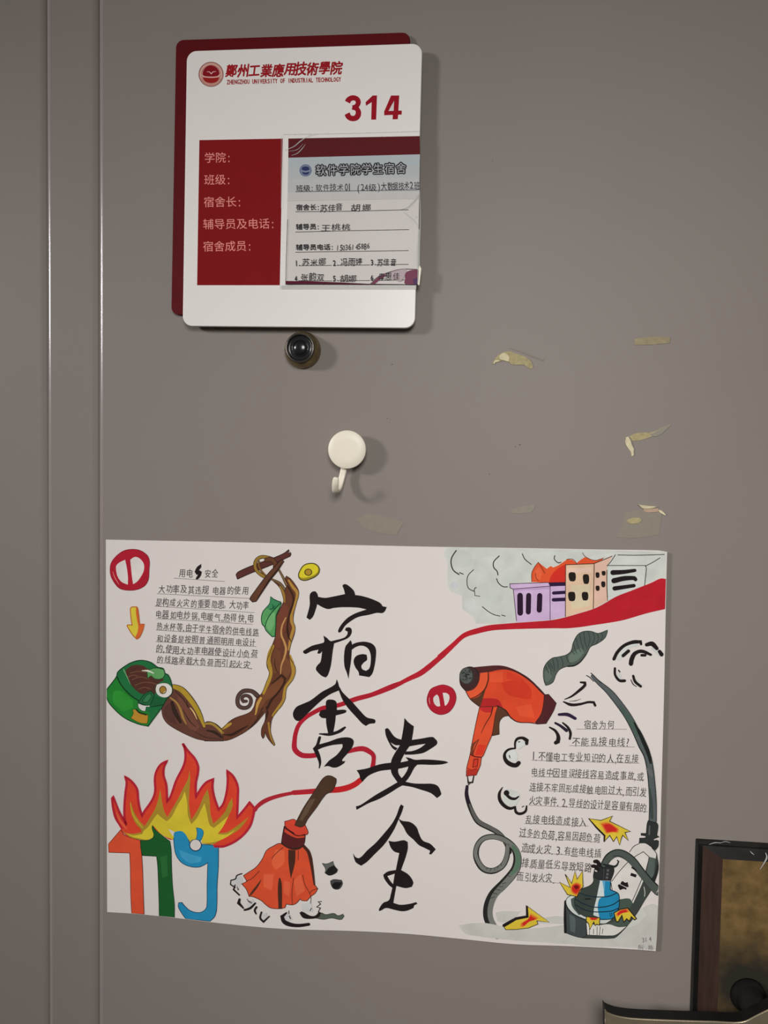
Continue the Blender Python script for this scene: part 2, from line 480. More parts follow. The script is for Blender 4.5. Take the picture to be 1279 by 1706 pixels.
# name card in its clear sleeve
HC = 0.0004
SCd = Sheet(HW + HC + 0.0001)
def cq(px, py): return q2(px, py, HW + HC)
card = slab('name_card', [cq(480.3, 230.5), cq(699.2, 226.6), cq(696, 474), cq(475.8, 472.8)], HW + 0.00015, HW + HC, M_card)
tag(card, 'printed name card with dark red header band and handwriting on the white sign', 'card')
a = Art(SCd, 0.00002)
HDR = (86, 14, 22)
a.frame(460, 210, 5.116)
a.fill((170, 177, 182), '103,268 1225,240 1222,330 103,340', False)
a.fill((174, 178, 180), '103,338 1222,328 1220,440 100,450', False)
a.fill((181, 181, 181), '100,448 1220,438 1218,560 98,570', False)
a.fill((190, 186, 183), '98,568 1218,558 1217,620 97,640', False)
a.fill(HDR, '103,107 1223,85 1225,241 103,270', False)
a.disc((120, 128, 150), (250, 378), 52, n=30); a.ring((70, 84, 125), (250, 378), 48, .8)
a.fill((38, 48, 92), '215,372 222,350 250,343 278,350 285,372 250,382'); a.fill((38, 48, 92), '218,390 250,396 284,388 272,410 250,414 228,408')
a.text((24, 22, 28), '软件学院学生宿舍', (332, 378), (1112, 356), 90, bold=0.12, jit=0, wfac=.9)
a.text((172, 172, 176), '软件学院学生宿舍', (332, 378), (1112, 356), 90, bold=0.0, jit=0, wfac=.9)
INKC = (44, 42, 46)
a.text(INKC, '班级:', (168, 530), (322, 527), 52, bold=.02)
a.text((52, 48, 52), '软件技术01', (335, 530), (640, 520), 62, jit=.09, bold=.006)
a.text((52, 48, 52), '(24级)', (685, 524), (895, 518), 62, jit=.09, bold=.006)
a.text((52, 48, 52), '大数据技术2班', (895, 515), (1222, 508), 66, jit=.08, bold=.006, adv={'2': .7})
a.line((66, 60, 62), '165,560 640,552 1210,543', .9)
a.frame(460, 340, 5.116)
LC = (88, 82, 82)
for s_ in ('165,65 640,60 1125,48', '165,238 640,226 1130,217', '165,410 640,403 1125,396', '200,525 470,522', '528,521 797,519', '850,517 1125,513', '195,653 475,655', '530,653 797,651', '850,651 1125,646'):
    a.line(LC, s_, .95, sm=False)
def hw(t, x0, x1, c0, c1, h=62, b=.006): a.text((48, 44, 48), t, (x0, c0), (x1, c1), h, jit=.09, bold=b, slant=.08)
def pr(t, x0, x1, c): a.text(INKC, t, (x0, c), (x1, c - 3), 50, bold=.03)
pr('宿舍长:', 168, 372, 28); hw('苏佳音', 372, 570, 34, 26); hw('胡娜', 640, 810, 28, 26)
pr('辅导员:', 166, 372, 194); hw('王桃桃', 380, 632, 203, 196, 58)
pr('辅导员电话:', 166, 492, 368); hw('15036145886', 512, 800, 374, 356, 52)
pr('1.', 160, 208, 505); hw('苏米娜', 215, 420, 500, 492, 62); pr('2.', 482, 535, 503); hw('冯雨婷', 552, 735, 498, 492, 64)
pr('3.', 803, 855, 498); hw('苏佳音', 858, 1025, 498, 492, 64)
pr('4.', 155, 205, 637); hw('张韵双', 212, 405, 624, 618, 62); pr('5.', 482, 535, 635); hw('胡娜', 542, 690, 634, 628, 60)
pr('6.', 803, 855, 630)
a.fill((84, 26, 46), '78,655 300,658 560,668 800,680 1195,683 1195,688 80,684', False)
a.fill((120, 60, 84), '797,683 870,615 950,600 885,640 830,683'); a.fill((176, 160, 164), '960,600 1010,560 1110,552 1090,620 1060,660 1000,640')
a.fill((118, 66, 86), '1098,640 1100,590 1140,565 1205,560 1203,683 1110,684 1090,668'); a.fill((84, 60, 92), '1165,640 1203,625 1203,683 1170,684')
a.line((104, 88, 92), '805,680 880,615 980,575 1080,553 1205,556', [1.8, 1.6, 1.0, .8])
hw('母思佳', 866, 1050, 622, 614, 62)
a.line((60, 56, 54), '97,130 90,300 84,500 80,684', .8); a.line((60, 56, 54), '80,684 640,680 1195,687', .8)
a.obj('card_print', M_print, card)

m = bpy.data.materials.new('clear_film'); m.use_nodes = True; nt = m.node_tree
nt.nodes.remove(nt.nodes['Principled BSDF'])
g = nt.nodes.new('ShaderNodeBsdfPrincipled'); g.inputs['Base Color'].default_value = (.70, .70, .68, 1); g.inputs['Roughness'].default_value = .3; g.inputs['Specular IOR Level'].default_value = .15
tb = nt.nodes.new('ShaderNodeBsdfTransparent'); mx = nt.nodes.new('ShaderNodeMixShader'); mx.inputs[0].default_value = .006
nt.links.new(tb.outputs[0], mx.inputs[1]); nt.links.new(g.outputs[0], mx.inputs[2]); nt.links.new(mx.outputs[0], nt.nodes['Material Output'].inputs[0])
M_film = m
m = m.copy(); m.name = 'clear_film_fold'; M_fold = m
[n for n in m.node_tree.nodes if n.type == 'MIX_SHADER'][0].inputs[0].default_value = .5
HS = HW + 0.0011
sleeve = slab('card_sleeve', [q2(470.8, 222.7, HS), q2(699.5, 217.8, HS), q2(695.5, 480.5, HS), q2(467.5, 480.5, HS)], HS - 0.0001, HS, M_film, sign)
sleeve['label'] = 'clear plastic sleeve with creased corners'
a = Art(Sheet(HS + .00005), 0.00002)
FO = (206, 202, 192); FD = (120, 112, 102)
a.frame(460, 210, 5.116)
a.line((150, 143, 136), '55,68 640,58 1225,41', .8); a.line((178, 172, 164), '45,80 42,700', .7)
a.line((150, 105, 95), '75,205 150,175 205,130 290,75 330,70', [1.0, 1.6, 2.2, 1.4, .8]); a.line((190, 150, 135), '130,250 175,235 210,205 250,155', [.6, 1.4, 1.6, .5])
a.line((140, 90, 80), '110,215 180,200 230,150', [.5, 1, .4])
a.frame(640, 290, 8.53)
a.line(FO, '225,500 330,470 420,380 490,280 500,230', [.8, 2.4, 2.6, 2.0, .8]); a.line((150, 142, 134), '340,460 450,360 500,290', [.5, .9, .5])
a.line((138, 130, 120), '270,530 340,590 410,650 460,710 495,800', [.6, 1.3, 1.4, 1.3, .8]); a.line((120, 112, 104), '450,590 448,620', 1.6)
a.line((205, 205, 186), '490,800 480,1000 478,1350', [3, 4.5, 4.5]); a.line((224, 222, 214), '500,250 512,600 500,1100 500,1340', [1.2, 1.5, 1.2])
a.frame(460, 340, 5.116)
a.fill((196, 192, 188), '30,690 1195,692 1193,722 30,720', False); a.line((170, 165, 160), '30,722 1193,724', .7, sm=False)
a.obj('sleeve_crease', M_fold, sleeve)
tabo = slab('film_tab', [q2(699.5, 443, .014), q2(701.5, 448, .014), q2(698.5, 475, .014), q2(696.3, 475, .014), q2(697.5, 446, .014)], HS, .0145, M_cream, sleeve)

# ------------------------------------------------------------------ door viewer
cv = at(504.8, 583.8, 0.0)
viewer = empty('door_viewer', cv, 'round dark metal peephole with brass rim just below the room sign', 'peephole')
M_brass = mat('tarnished_brass', (128, 112, 80), rough=0.38, metal=0.7, noise=0.25, scale=160)
M_steel = mat('dark_nickel', (96, 92, 88), rough=0.28, metal=0.9, noise=0.2, scale=120)
M_lens = mat('black_lens_glass', (26, 26, 27), rough=0.22, noise=0.1, coat=.25)
lathe('flange', cv, [(0.0172, 0), (0.0178, 0.001), (0.0177, 0.003), (0.0166, 0.0080), (0.0152, 0.0115), (0.0140, 0.0125)], M_brass, viewer, 56)
lathe('barrel', cv, [(0.0142, 0.0120), (0.0142, 0.0150), (0.0137, 0.0160), (0.0130, 0.0162), (0.0122, 0.0154), (0.0120, 0.0140), (0.0108, 0.0128)], M_steel, viewer, 56)
lathe('lens', cv, [(0.0120, 0.0132), (0.0108, 0.0138), (0.0098, 0.0132), (0.0090, 0.0128), (0.0084, 0.0130)], M_lens, viewer, 48)
lathe('inner_ring', cv, [(0.0084, 0.0128), (0.0082, 0.0141), (0.0077, 0.0143), (0.0073, 0.0140), (0.0070, 0.0130)], M_lens, viewer, 48)
lathe('lens_dome', cv, [(0.0070, 0.0130), (0.0066, 0.0137), (0.0055, 0.0144), (0.0038, 0.0149), (0.0018, 0.0152), (0.0004, 0.01525)], M_lens, viewer, 48)

# ------------------------------------------------------------------ hook
HK = 0.0150
ck = at(577.7, 748.9, HK); ck.y = 0
hook = empty('adhesive_hook', ck, 'cream plastic stick-on hook with round cap on the grey door', 'hook')
lathe('base_disc', ck, [(0.0150, 0), (0.0150, 0.0022), (0.0143, 0.003), (0.0100, 0.0034), (0.0095, 0.0105)], M_cream, hook, 48)
lathe('cap', ck, [(0.0100, 0.0100), (0.0172, 0.0106), (0.0181, 0.0114), (0.0183, 0.0138), (0.0182, 0.0147), (0.0177, 0.0151), (0.0100, 0.01525), (0.001, 0.0153)], M_cream, hook, 64)
def sweep(name, path, wid, thk, material, parent, side):
    """flat bar swept along a path; side = constant direction of its width"""
    q = [at(x, y, h) for x, y, h in path]
    pts = []
    for i in range(len(q) - 1):
        p0 = q[max(0, i - 1)]; p1 = q[i]; p2 = q[i + 1]; p3 = q[min(len(q) - 1, i + 2)]
        for k in range(5):
            t = k / 5
            pts.append(0.5 * ((2 * p1) + (p2 - p0) * t + (2 * p0 - 5 * p1 + 4 * p2 - p3) * t * t + (3 * p1 - p0 - 3 * p2 + p3) * t ** 3))
    pts.append(q[-1]); V = []; Fc = []; NS = 12; n = len(pts)
    for i, p in enumerate(pts):
        tg = (pts[min(i + 1, n - 1)] - pts[max(i - 1, 0)]).normalized()
        s_ = (side - tg * side.dot(tg)).normalized(); nn = tg.cross(s_)
        e = min(i, n - 1 - i); sc = (0.55, .85, .97)[e] if (i > n / 2 and e < 3) else 1
        for k in range(NS):
            an = 2 * math.pi * k / NS; ca, sa = math.cos(an), math.sin(an)
            fx = math.copysign(abs(ca) ** .5, ca); fy = math.copysign(abs(sa) ** .5, sa)
            V.append(p + s_ * fx * wid(i / (n - 1)) / 2 * sc + nn * fy * thk / 2 * sc)
    for i in range(n - 1):
        for k in range(NS):
            a_ = i * NS + k; b_ = i * NS + (k + 1) % NS
            Fc.append((a_, b_, b_ + NS, a_ + NS))
    Fc.append(tuple(range(NS))[::-1]); Fc.append(tuple((n - 1) * NS + k for k in range(NS)))
    return mesh_obj(name, V, Fc, material, parent, True)
sweep('hook_arm', [(576, 766, .0085), (572.5, 782, .0085), (569, 797, .0090), (565, 811, .0125), (561.5, 818, .0180), (558.5, 817, .0240), (558.3, 807, .0290), (559.8, 795, .0310)],
      lambda t: 0.0064 - 0.0004 * t, 0.0030, M_cream, hook, Vector((0.96, 0.0, 0.26)))

# ------------------------------------------------------------------ old tape and glue left on the door
M_tape = mat('yellowed_tape', (160, 148, 108), rough=0.7, noise=0.18, scale=260)
M_tape2 = mat('cream_torn_paper', (204, 192, 158), rough=0.8, noise=0.1, scale=260)
M_tape3 = mat('brown_glue', (136, 122, 88), rough=0.5, noise=0.15, scale=200)
M_resid = mat('greenish_glue_film', (128, 121, 108), rough=0.45, noise=0.05, scale=200)
M_pink = mat('pinkish_torn_paper', (172, 146, 124), rough=0.8, noise=0.08, scale=260)
def flake(name, s, fr, h, material, parent=None, curl=0.0, h0=0.0):
    """thin torn flake lying on the door; curl lifts its upper edge"""
    pts = [(fr[0] + x / fr[2], fr[1] + y / fr[2]) for x, y in P(s)]
    q = [q2(p[0], p[1], h) for p in smooth(pts, True, 3)]
    z0, z1 = min(p.y for p in q), max(p.y for p in q)
    hf = (lambda x, z: curl * ((z - z0) / (z1 - z0)) ** 2) if curl else None
    return slab(name, q, h0, h, material, parent, hf=hf)
R1 = (810, 560, 11.627); R2 = (1020, 690, 7.755); R3 = (580, 540, 2.284)
t1 = flake('tape_residue', '110,545 140,480 200,400 260,350 340,310 460,300 560,340 680,380 780,420 850,480 890,540 905,610 860,632 800,600 740,560 640,555 500,550 440,500 380,490 320,470 240,500 180,510', R1, .0006, M_tape, curl=.0012)
tag(t1, 'ragged yellowish torn tape remnant on the door right of the peephole', 'tape')
flake('tear', '250,380 330,330 400,350 440,420 430,490 380,480 320,460 255,440', R1, .0009, M_tape2, t1, h0=.0006, curl=.0012)
flake('tear', '140,520 180,450 240,430 250,480 180,500 150,548', R1, .0009, M_tape2, t1, h0=.0006)
flake('film_strip', '440,232 480,225 620,265 780,325 960,395 1120,460 1100,480 900,410 760,350 600,290 460,245', R1, .0004, mat('dark_film_edge', (112, 104, 92)), t1)
t2 = flake('tape_residue', '1090,56 1160,48 1225,50 1222,72 1150,78 1088,79', R3, .0005, M_tape3)
tag(t2, 'short straight brown glue strip high at the right of the door', 'tape')
t3 = flake('tape_residue', '170,300 200,290 230,340 250,400 275,450 272,480 275,530 250,545 235,485 200,440 165,370', R2, .0010, M_tape2, curl=.0015)
tag(t3, 'bent cream tape curl shaped like a tick at the right of the door', 'tape')
flake('tape_tail', '215,290 290,250 400,238 480,240 560,215 650,170 750,135 640,230 540,275 430,315 330,340 250,345', R2, .0004, M_tape, t3)
flake('film_strip', '480,262 560,225 700,150 745,150 660,230 560,290', R2, .0006, M_resid, t3)
t4 = flake('tape_residue', '160,1270 400,1230 640,1260 600,1560 300,1600 40,1590 120,1450', R2, .0003, M_resid)
tag(t4, 'peeling square tape patch just above the right end of the poster', 'tape')
flake('tear', '330,1165 420,1180 520,1190 580,1195 520,1212 400,1218', R2, .0016, M_tape2, t4, curl=.001, h0=.0003)
flake('tear', '395,1225 520,1218 590,1215 590,1260 480,1268 420,1262', R2, .0008, M_pink, t4, h0=.0003)
flake('tear', '590,1235 640,1250 690,1300 680,1308 610,1268', R2, .0014, M_tape2, t4, h0=.0003)
flake('tear', '180,1375 260,1342 360,1345 378,1375 330,1408 220,1412', R2, .0008, M_tape, t4, h0=.0003)
t5 = flake('tape_residue', '615,708 650,695 712,686 700,712 660,720 622,720', R3, .0003, M_resid)
tag(t5, 'small faint greenish glue smear between hook and poster, right of centre', 'tape')
t6 = flake('tape_residue', '30,742 75,722 140,733 210,754 183,803 120,795 60,775', R3, .0003, M_resid)
tag(t6, 'faint greenish tape ghost directly above the poster, below the hook', 'tape')

# ------------------------------------------------------------------ poster
X0 = at(177, 1200).x; X1 = at(1105, 1200).x
PH0, PK = 0.0010, 0.0032 / (X1 - X0)
PS = Sheet(PH0, PK, X0)
poster = empty('poster', at(640, 1230, 0.0), 'hand-drawn dormitory safety poster taped low on the grey door', 'poster')
edge = [(176.3, 899), (400, 903.5), (700, 910.5), (880, 913.2), (1000, 915.5), (1095, 917), (1110.8, 919.5), (1109, 1000), (1106, 1150), (1102, 1300), (1098, 1450), (1094, 1560), (1092, 1584.5),
        (1050, 1581.5), (950, 1576.5), (855, 1573), (760, 1563.5), (680, 1556), (590, 1551.2), (470, 1547.5), (370, 1538.5), (290, 1529), (225, 1522.5), (178.5, 1519.5), (177.2, 1200)]
q = smooth(edge, True, 4)
V = [PS.put(p.x, p.y, 0.0) for p in q] + [PS.put(p.x, p.y, -0.00035) for p in q]
n = len(q); Fc = [(i, (i + 1) % n, (i + 1) % n + n, i + n) for i in range(n)]
tt = tessellate_polygon([[Vector((p.x, p.y, 0)) for p in q]])
Fc += [tuple(t) for t in tt] + [tuple(n + i for i in t) for t in tt]
sheet_o = mesh_obj('paper_sheet', V, Fc, M_paper, poster)
import bmesh
bm = bmesh.new(); bm.from_mesh(sheet_o.data); bmesh.ops.recalc_face_normals(bm, faces=bm.faces); bm.to_mesh(sheet_o.data); bm.free()

FA = (170, 890); FB = (350, 890); FC_ = (170, 1070); FD_ = (350, 1070); FE = (170, 1230); FF = (350, 1230); FG = (170, 1350)
FI = (490, 960); FJ = (470, 1120); FK = (580, 1180); FL = (560, 1340); FM = (730, 900); FN = (920, 900); FO_ = (650, 1020)
FP = (750, 1090); FQ = (920, 1040); FR = (750, 1210); FS = (920, 1210); FT = (750, 1380); FU = (920, 1390)
PAP = (211, 204, 199); BLK = (34, 27, 28); RED = (168, 30, 48)
LAY = [0.00003]; TOPZ = {}
def art():
    return Art(PS, LAY[0])
def done(a, name, label=None, to=None):
    LAY[0] = a.z + STEP; TOPZ[name] = a.z + STEP
    o = a.obj(name, M_ink, poster)
    if label: o['label'] = label
    return o

# smoke and burning buildings
a = art().frame(*FM)
a.fill((193, 196, 189), '80,78 300,76 960,92 1300,97 2290,120 2424,128 2420,405 2365,405 2075,530 1775,670 1355,820 1200,850 830,880 620,888 400,888 370,820 255,735 250,592 130,545 100,480 95,230 50,150', corner=30)
for c, rx, ry, cc in (((560, 260), 150, 90, (196, 199, 192)), ((250, 200), 120, 90, (189, 193, 186)), ((520, 560), 180, 160, (190, 194, 187)), ((170, 480), 45, 40, (187, 190, 190)),
                      ((340, 680), 60, 70, (195, 198, 195)), ((1180, 180), 200, 60, (197, 200, 194)), ((800, 420), 120, 100, (190, 194, 187)), ((1900, 200), 300, 60, (197, 200, 194))):
    a.disc(cc, c, rx, ry, 26)
G = (52, 50, 46)
for w_, t_ in ((2.0, '190,110 145,180 135,240 160,320 220,365'), (1.6, '225,345 265,362'), (1.4, '375,315 320,370 305,430 320,510 380,545 390,510 405,505'), (1.2, '385,545 390,590 440,598'),
               (1.8, '648,168 590,230 590,290 625,330 635,370'), (1.6, '620,410 640,455 690,495 735,497'), (1.5, '895,145 920,200 990,258'), (1.4, '468,708 540,765 600,795 655,808'), (1.4, '675,798 712,808'),
               (1.6, '1240,165 1235,200 1275,240 1305,235')): a.line(G, t_, w_)
done(a, 'smoke_drawing', 'pale grey marker smoke with black curls')
a = art().frame(*FM)
a.fill((212, 82, 46), '990,445 995,350 1020,290 1065,235 1110,270 1155,305 1195,275 1225,290 1275,270 1375,203 1430,208 1470,245 1515,210 1560,180 1620,200 1665,218 1765,185 1740,215 1675,245 1355,450 1340,460', False)
a.fill((198, 48, 38), '1180,450 1200,380 1260,310 1350,260 1360,450'); a.fill((222, 96, 60), '1020,420 1030,330 1070,280 1100,340 1090,420')
a.lines((90, 40, 28), 1.0, '995,440 995,350 1025,285 1065,235 1100,290 1135,355', '1035,350 1040,400 1065,430', '1365,205 1430,202 1475,250', '1535,135 1565,175 1665,215 1760,190')
a.fill((196, 168, 202), '760,465 1170,450 1190,492 1350,480 1350,812 1190,850 832,875 800,520 765,505', False)
a.fill((184, 152, 192), '800,522 1190,494 1190,520 805,545', False)
a.fill((46, 28, 56), '1170,450 1352,446 1352,486 1188,492', False)
a.lines((58, 34, 52), 1.1, '760,465 1170,450', '762,465 765,508 800,522', '800,520 1190,490 1190,848', '798,520 832,858')
for x0_, y0_, x1_, y1_, w_ in ((870, 590, 872, 775, 9.5), (962, 588, 958, 765, 8.5), (1080, 590, 1075, 745, 8.8)): a.line((44, 26, 46), [(x0_, y0_), (x1_, y1_)], w_, False)
a.line((44, 26, 60), '1228,563 1350,555', 5.5, False); a.line((44, 26, 60), '1226,635 1350,630', 6.0, False)
a.frame(*FN)
a.fill((212, 180, 152), '140,262 445,250 435,728 138,818', False); a.fill((212, 176, 156), '445,248 640,165 582,280 587,645 435,728', False)
a.fill((206, 190, 160), '200,480 400,470 400,700 200,740'); a.fill((218, 186, 168), '160,300 420,290 420,340 160,350')
def win(c, w_, h_): 
    x, y = c; a.fill((36, 30, 26), [(x - w_ / 2, y - h_ * .3), (x - w_ * .3, y - h_ / 2), (x + w_ * .35, y - h_ / 2), (x + w_ / 2, y - h_ * .25), (x + w_ * .48, y + h_ * .3), (x + w_ * .25, y + h_ / 2), (x - w_ * .3, y + h_ * .48), (x - w_ * .45, y + h_ * .2)])
for c, w_, h_ in (((210, 390), 76, 96), ((357, 415), 66, 102), ((205, 600), 76, 98), ((347, 597), 68, 90), ((480, 372), 42, 58), ((545, 352), 42, 48), ((481, 512), 42, 54), ((541, 470), 44, 62)): win(c, w_, h_)
a.lines((66, 46, 34), 1.3, '138,815 140,262 445,250', '445,250 435,728', '445,248 540,210 635,170', '580,320 580,500 588,643')
a.fill((198, 202, 196), '590,270 985,268 980,480 590,640', False)
a.lines((52, 48, 44), 1.2, '590,270 990,270', '990,272 1000,300 982,480', '990,275 1060,240 1145,188', '582,274 620,230 670,155', '695,157 900,160 1190,152')
a.line(BLK, '643,345 760,338 878,322', [8.5, 7, 5.5]); a.line(BLK, '655,432 760,408 870,404 885,418', [9, 8, 6.5]); a.line(BLK, '662,514 760,500 868,484', [7.5, 6.5, 6])
done(a, 'burning_buildings_drawing', 'lilac and peach tower blocks with orange flames')
# red ribbon
a = art().frame(*FN)
a.fill((176, 32, 44), '1208,412 1150,408 1060,450 860,530 680,600 560,670 440,730 280,780 140,820 0,850 -215,868 -385,880 -515,890 -675,905 -815,940 -895,965 -965,1000 -1065,1090 -1225,1228 -1225,1296 -1135,1228 -1035,1130 -935,1040 -815,1000 -645,962 -465,950 -215,942 0,938 150,938 300,925 430,905 600,880 760,850 1000,780 1200,733', corner=40)
a.frame(*FO_)
a.line((172, 32, 46), '570,448 520,490 420,575 320,650 200,708 100,758 0,808', [8.2, 8.6, 9.2, 9, 7.5, 6.2, 6.6])
a.frame(*FJ)
a.line((168, 32, 48), '1279,108 1100,182 950,240 800,280 720,308 600,350 440,380 350,420 250,482 180,555 145,640 130,740 135,822 200,880 280,890 355,884', [6.5, 9.2, 8.5, 7.5, 8, 8, 7.4, 7, 7.5, 7, 6.8, 7, 7.5, 9, 8.6, 8])
a.line((168, 32, 48), '700,850 780,822 860,815 920,840 970,885 972,950 963,1010', [5, 8, 8.6, 8.8, 7.6, 7.0, 8])
a.line((186, 34, 38), '830,1150 780,1190 700,1228 600,1250 500,1256 120,1283', [9, 10, 9.5, 8.5, 8])
a.frame(*FF)
a.line((168, 38, 50), '1290,562 1180,565 1000,566 850,588 700,622 580,668 500,728 478,765', [6.6, 6.2, 6.0, 5.6, 6, 6.6, 7.4, 6])
done(a, 'red_ribbon_drawing', 'crimson marker ribbon winding across the sheet')

# title calligraphy
a = art().frame(*FI)
a.fill(BLK, '190,165 225,160 245,185 255,220 330,230 420,215 540,190 530,145 512,100 530,85 555,87 590,110 635,155 650,200 720,210 820,240 900,275 930,300 940,318 985,328 970,365 940,392 880,390 800,410 680,435 600,480 540,530 500,590 475,602 466,585 490,530 560,450 640,400 720,370 770,354 680,335 520,330 420,338 360,350 300,330 245,298 230,350 200,430 165,465 130,440 150,370 165,300 165,200')
a.fill(BLK, '95,795 190,740 310,708 320,690 310,632 345,655 385,690 420,685 530,655 562,625 570,592 540,575 550,548 590,545 612,570 605,620 570,660 500,690 425,715 410,800 390,950 360,1050 335,1080 290,1060 240,1010 230,985 245,950 280,910 297,800 270,825 245,820 258,782 180,800 120,828 95,815')
a.fill(BLK, '600,680 615,720 612,800 605,900 590,1000 578,1095 560,1030 535,960 530,850 545,750 575,710')
a.fill(BLK, '608,740 640,715 700,700 760,698 830,720 868,770 868,870 850,980 830,1040 800,1075 690,1057 685,1020 650,970 632,900 660,850 720,830 770,835 775,890 740,920 715,955 725,990 765,1008 800,980 815,900 810,820 780,765 720,740 660,752 610,785')
a.frame(*FJ)
a.fill(BLK, '580,72 603,140 600,195 510,235 430,290 330,380 250,460 190,515 150,515 120,480 115,430 150,370 210,340 300,300 420,210 560,130')
a.fill(BLK, '580,140 605,150 640,210 740,310 820,400 900,480 980,500 995,520 985,545 930,550 890,572 850,545 790,480 700,380 640,290 610,215')
a.fill(BLK, '465,320 480,295 515,290 560,300 580,330 582,402 650,398 685,405 675,430 570,460 565,520 545,635 590,620 640,590 670,575 680,590 640,630 590,655 500,678 390,662 392,650 488,648 470,560 465,490 420,485 390,455 410,410 465,395')
a.fill(BLK, '385,690 400,680 415,690 410,710 395,768 500,738 590,705 680,692 740,705 762,740 745,800 700,860 640,930 640,948 670,945 660,968 590,1010 540,1016 490,1000 442,1006 500,940 580,880 640,800 640,765 540,775 440,800 380,825 405,890 415,960 400,1020 388,1028 390,970 365,900 340,845 325,812 360,770')
a.frame(*FK)
a.fill(BLK, '598,103 640,150 698,192 690,260 665,380 620,450 575,530 555,580 545,620 530,660 540,705 580,770 555,830 510,770 460,690 452,620 460,550 500,470 545,400 565,330 580,250 592,170')
a.fill(BLK, '390,225 410,210 430,220 480,290 520,320 575,335 560,392 500,392 450,362 480,400 525,425 505,450 470,425 430,360 400,290')
a.fill(BLK, '655,340 780,322 895,305 930,330 947,355 942,385 880,430 800,475 700,492 600,495 605,460 680,455 760,425 825,378 740,390 640,408')
a.fill(BLK, '88,660 200,640 330,598 450,580 560,575 640,558 610,520 655,530 710,548 800,545 920,550 1040,565 1065,580 1000,597 900,603 730,602 560,640 440,655 330,670 230,710 185,745 150,785 125,745 118,708')
a.fill(BLK, '640,570 735,600 700,640 660,715 610,780 555,800 520,785 590,720 635,640')
a.fill(BLK, '560,765 610,782 700,800 800,803 900,805 955,830 985,890 988,920 945,957 880,905 780,870 680,840 600,826 570,825 430,910 320,970 220,1010 110,1070 88,1082 80,1045 130,1030 280,930 400,860 520,790')
a.frame(*FL)
a.fill(BLK, '690,0 718,20 700,80 660,170 620,260 560,360 500,440 400,540 330,610 265,655 210,620 188,570 178,520 205,562 250,570 330,490 420,410 500,320 590,210 640,120 672,30')
a.fill(BLK, '662,150 700,175 790,190 855,245 880,310 920,385 1000,420 1060,480 1010,535 988,530 1000,495 940,465 880,435 820,375 755,315 715,240 680,190')
a.fill(BLK, '555,388 620,398 720,382 760,400 762,470 740,560 690,700 770,750 820,830 805,880 735,893 640,870 625,950 608,1050 680,1070 780,1060 850,1042 865,1060 830,1078 820,1105 720,1140 620,1125 530,1105 480,1130 455,1138 455,1115 500,1050 560,1022 580,960 597,890 560,860 510,790 500,750 550,715 634,700 670,520 620,505 580,460')
a.fill(PAP, '545,765 622,740 605,850 575,815')
done(a, 'title_calligraphy', 'large black brush lettering')

L1 = LAY[0]
# no-entry signs, arrow, bolt
a = art().frame(*FA)
a.shape(RED, '85,370 95,310 130,255 190,200 250,170 320,160 390,168 450,198 490,240 505,300 500,380 495,470 470,530 430,565 370,590 300,598 220,590 170,565 120,500 92,440', (120, 22, 38), .9)
a.fill(PAP, '150,340 180,305 245,272 262,350 275,450 274,538 210,510 170,460 152,400'); a.fill(PAP, '300,272 345,243 390,252 430,290 448,335 440,400 405,465 370,508 330,532 318,450 308,350')
a.line((220, 150, 140), '115,400 135,460 180,535', [.5, 1.1, .5])
done(a, 'no_entry_symbol', 'larger red no-entry ring')
LAY[0] = L1
a = art().frame(*FA)
a.fill((205, 188, 62), '300,795 315,775 365,773 378,790 388,850 400,960 447,958 438,1010 400,1095 370,1118 330,1080 290,1020 265,975 275,965 320,968 308,900', corner=40)
a.fill((204, 96, 46), '360,778 378,790 388,850 400,960 447,958 438,1010 400,1095 370,1116 355,1095 380,1030 385,985 370,900 362,850', corner=40)
a.line((176, 88, 40), '300,795 315,775 365,773 378,790 388,850 400,960 447,958 438,1010 400,1095 370,1118 330,1080 290,1020 265,975 275,965 320,968 308,900', 1.5, closed=True, corner=40)
done(a, 'arrow_drawing', 'yellow and orange arrow pointing down')
LAY[0] = L1
a = art().frame(*FA)
a.fill(BLK, '1055,316 1010,350 985,400 1005,432 1022,430 998,470 1000,483 1025,475 1052,440 1062,400 1032,382 1055,350')
done(a, 'lightning_symbol')
LAY[0] = L1
a = art().frame(*FO_)
a.shape(RED, '400,880 430,820 500,785 560,773 620,787 670,820 700,890 690,970 640,1050 580,1085 510,1088 440,1050 400,990 390,930', (120, 22, 38), .8)
a.fill(PAP, '495,875 515,900 532,1000 500,1003 465,965 460,910'); a.fill(PAP, '558,858 600,862 628,890 625,940 600,985 582,997 570,930')
a.line((226, 170, 160), '418,905 415,940 424,982', [.4, 1, .4])
done(a, 'no_entry_symbol', 'smaller red no-entry ring')
LAY[0] = L1

# handwriting
PEN = (70, 64, 66); RULE = (128, 120, 116)
def row(a, t, x0, x1, c0, c1, h, rule=None, jit=.07, adv=None):
    a.text(PEN, t, (x0, c0), (x1, c1), h, jit=jit, wfac=.94, slant=.04, adv=adv)
    if rule: a.line(RULE, [(rule[0], rule[1]), (rule[2], rule[3])], .8, False)
a = art().frame(250, 930, 6.732)
row(a, '用电', 312, 485, 160, 168, 100, (268, 223, 835, 261)); row(a, '安全', 602, 770, 165, 172, 98)
B1 = {',': .3, '.': .35, ' ': .3, '。': .6}
row(a, '大功率及其违规 电器的使用', 85, 1105, 340, 368, 96, (75, 397, 1110, 450), adv=B1)
row(a, '是构成火灾的重要隐患。大功率', 62, 1112, 490, 530, 94, (52, 537, 1168, 610), adv=B1)
row(a, '电器如电炒锅,电暖气,热得快,电', 58, 1160, 622, 678, 94, (72, 677, 1145, 740), adv=B1)
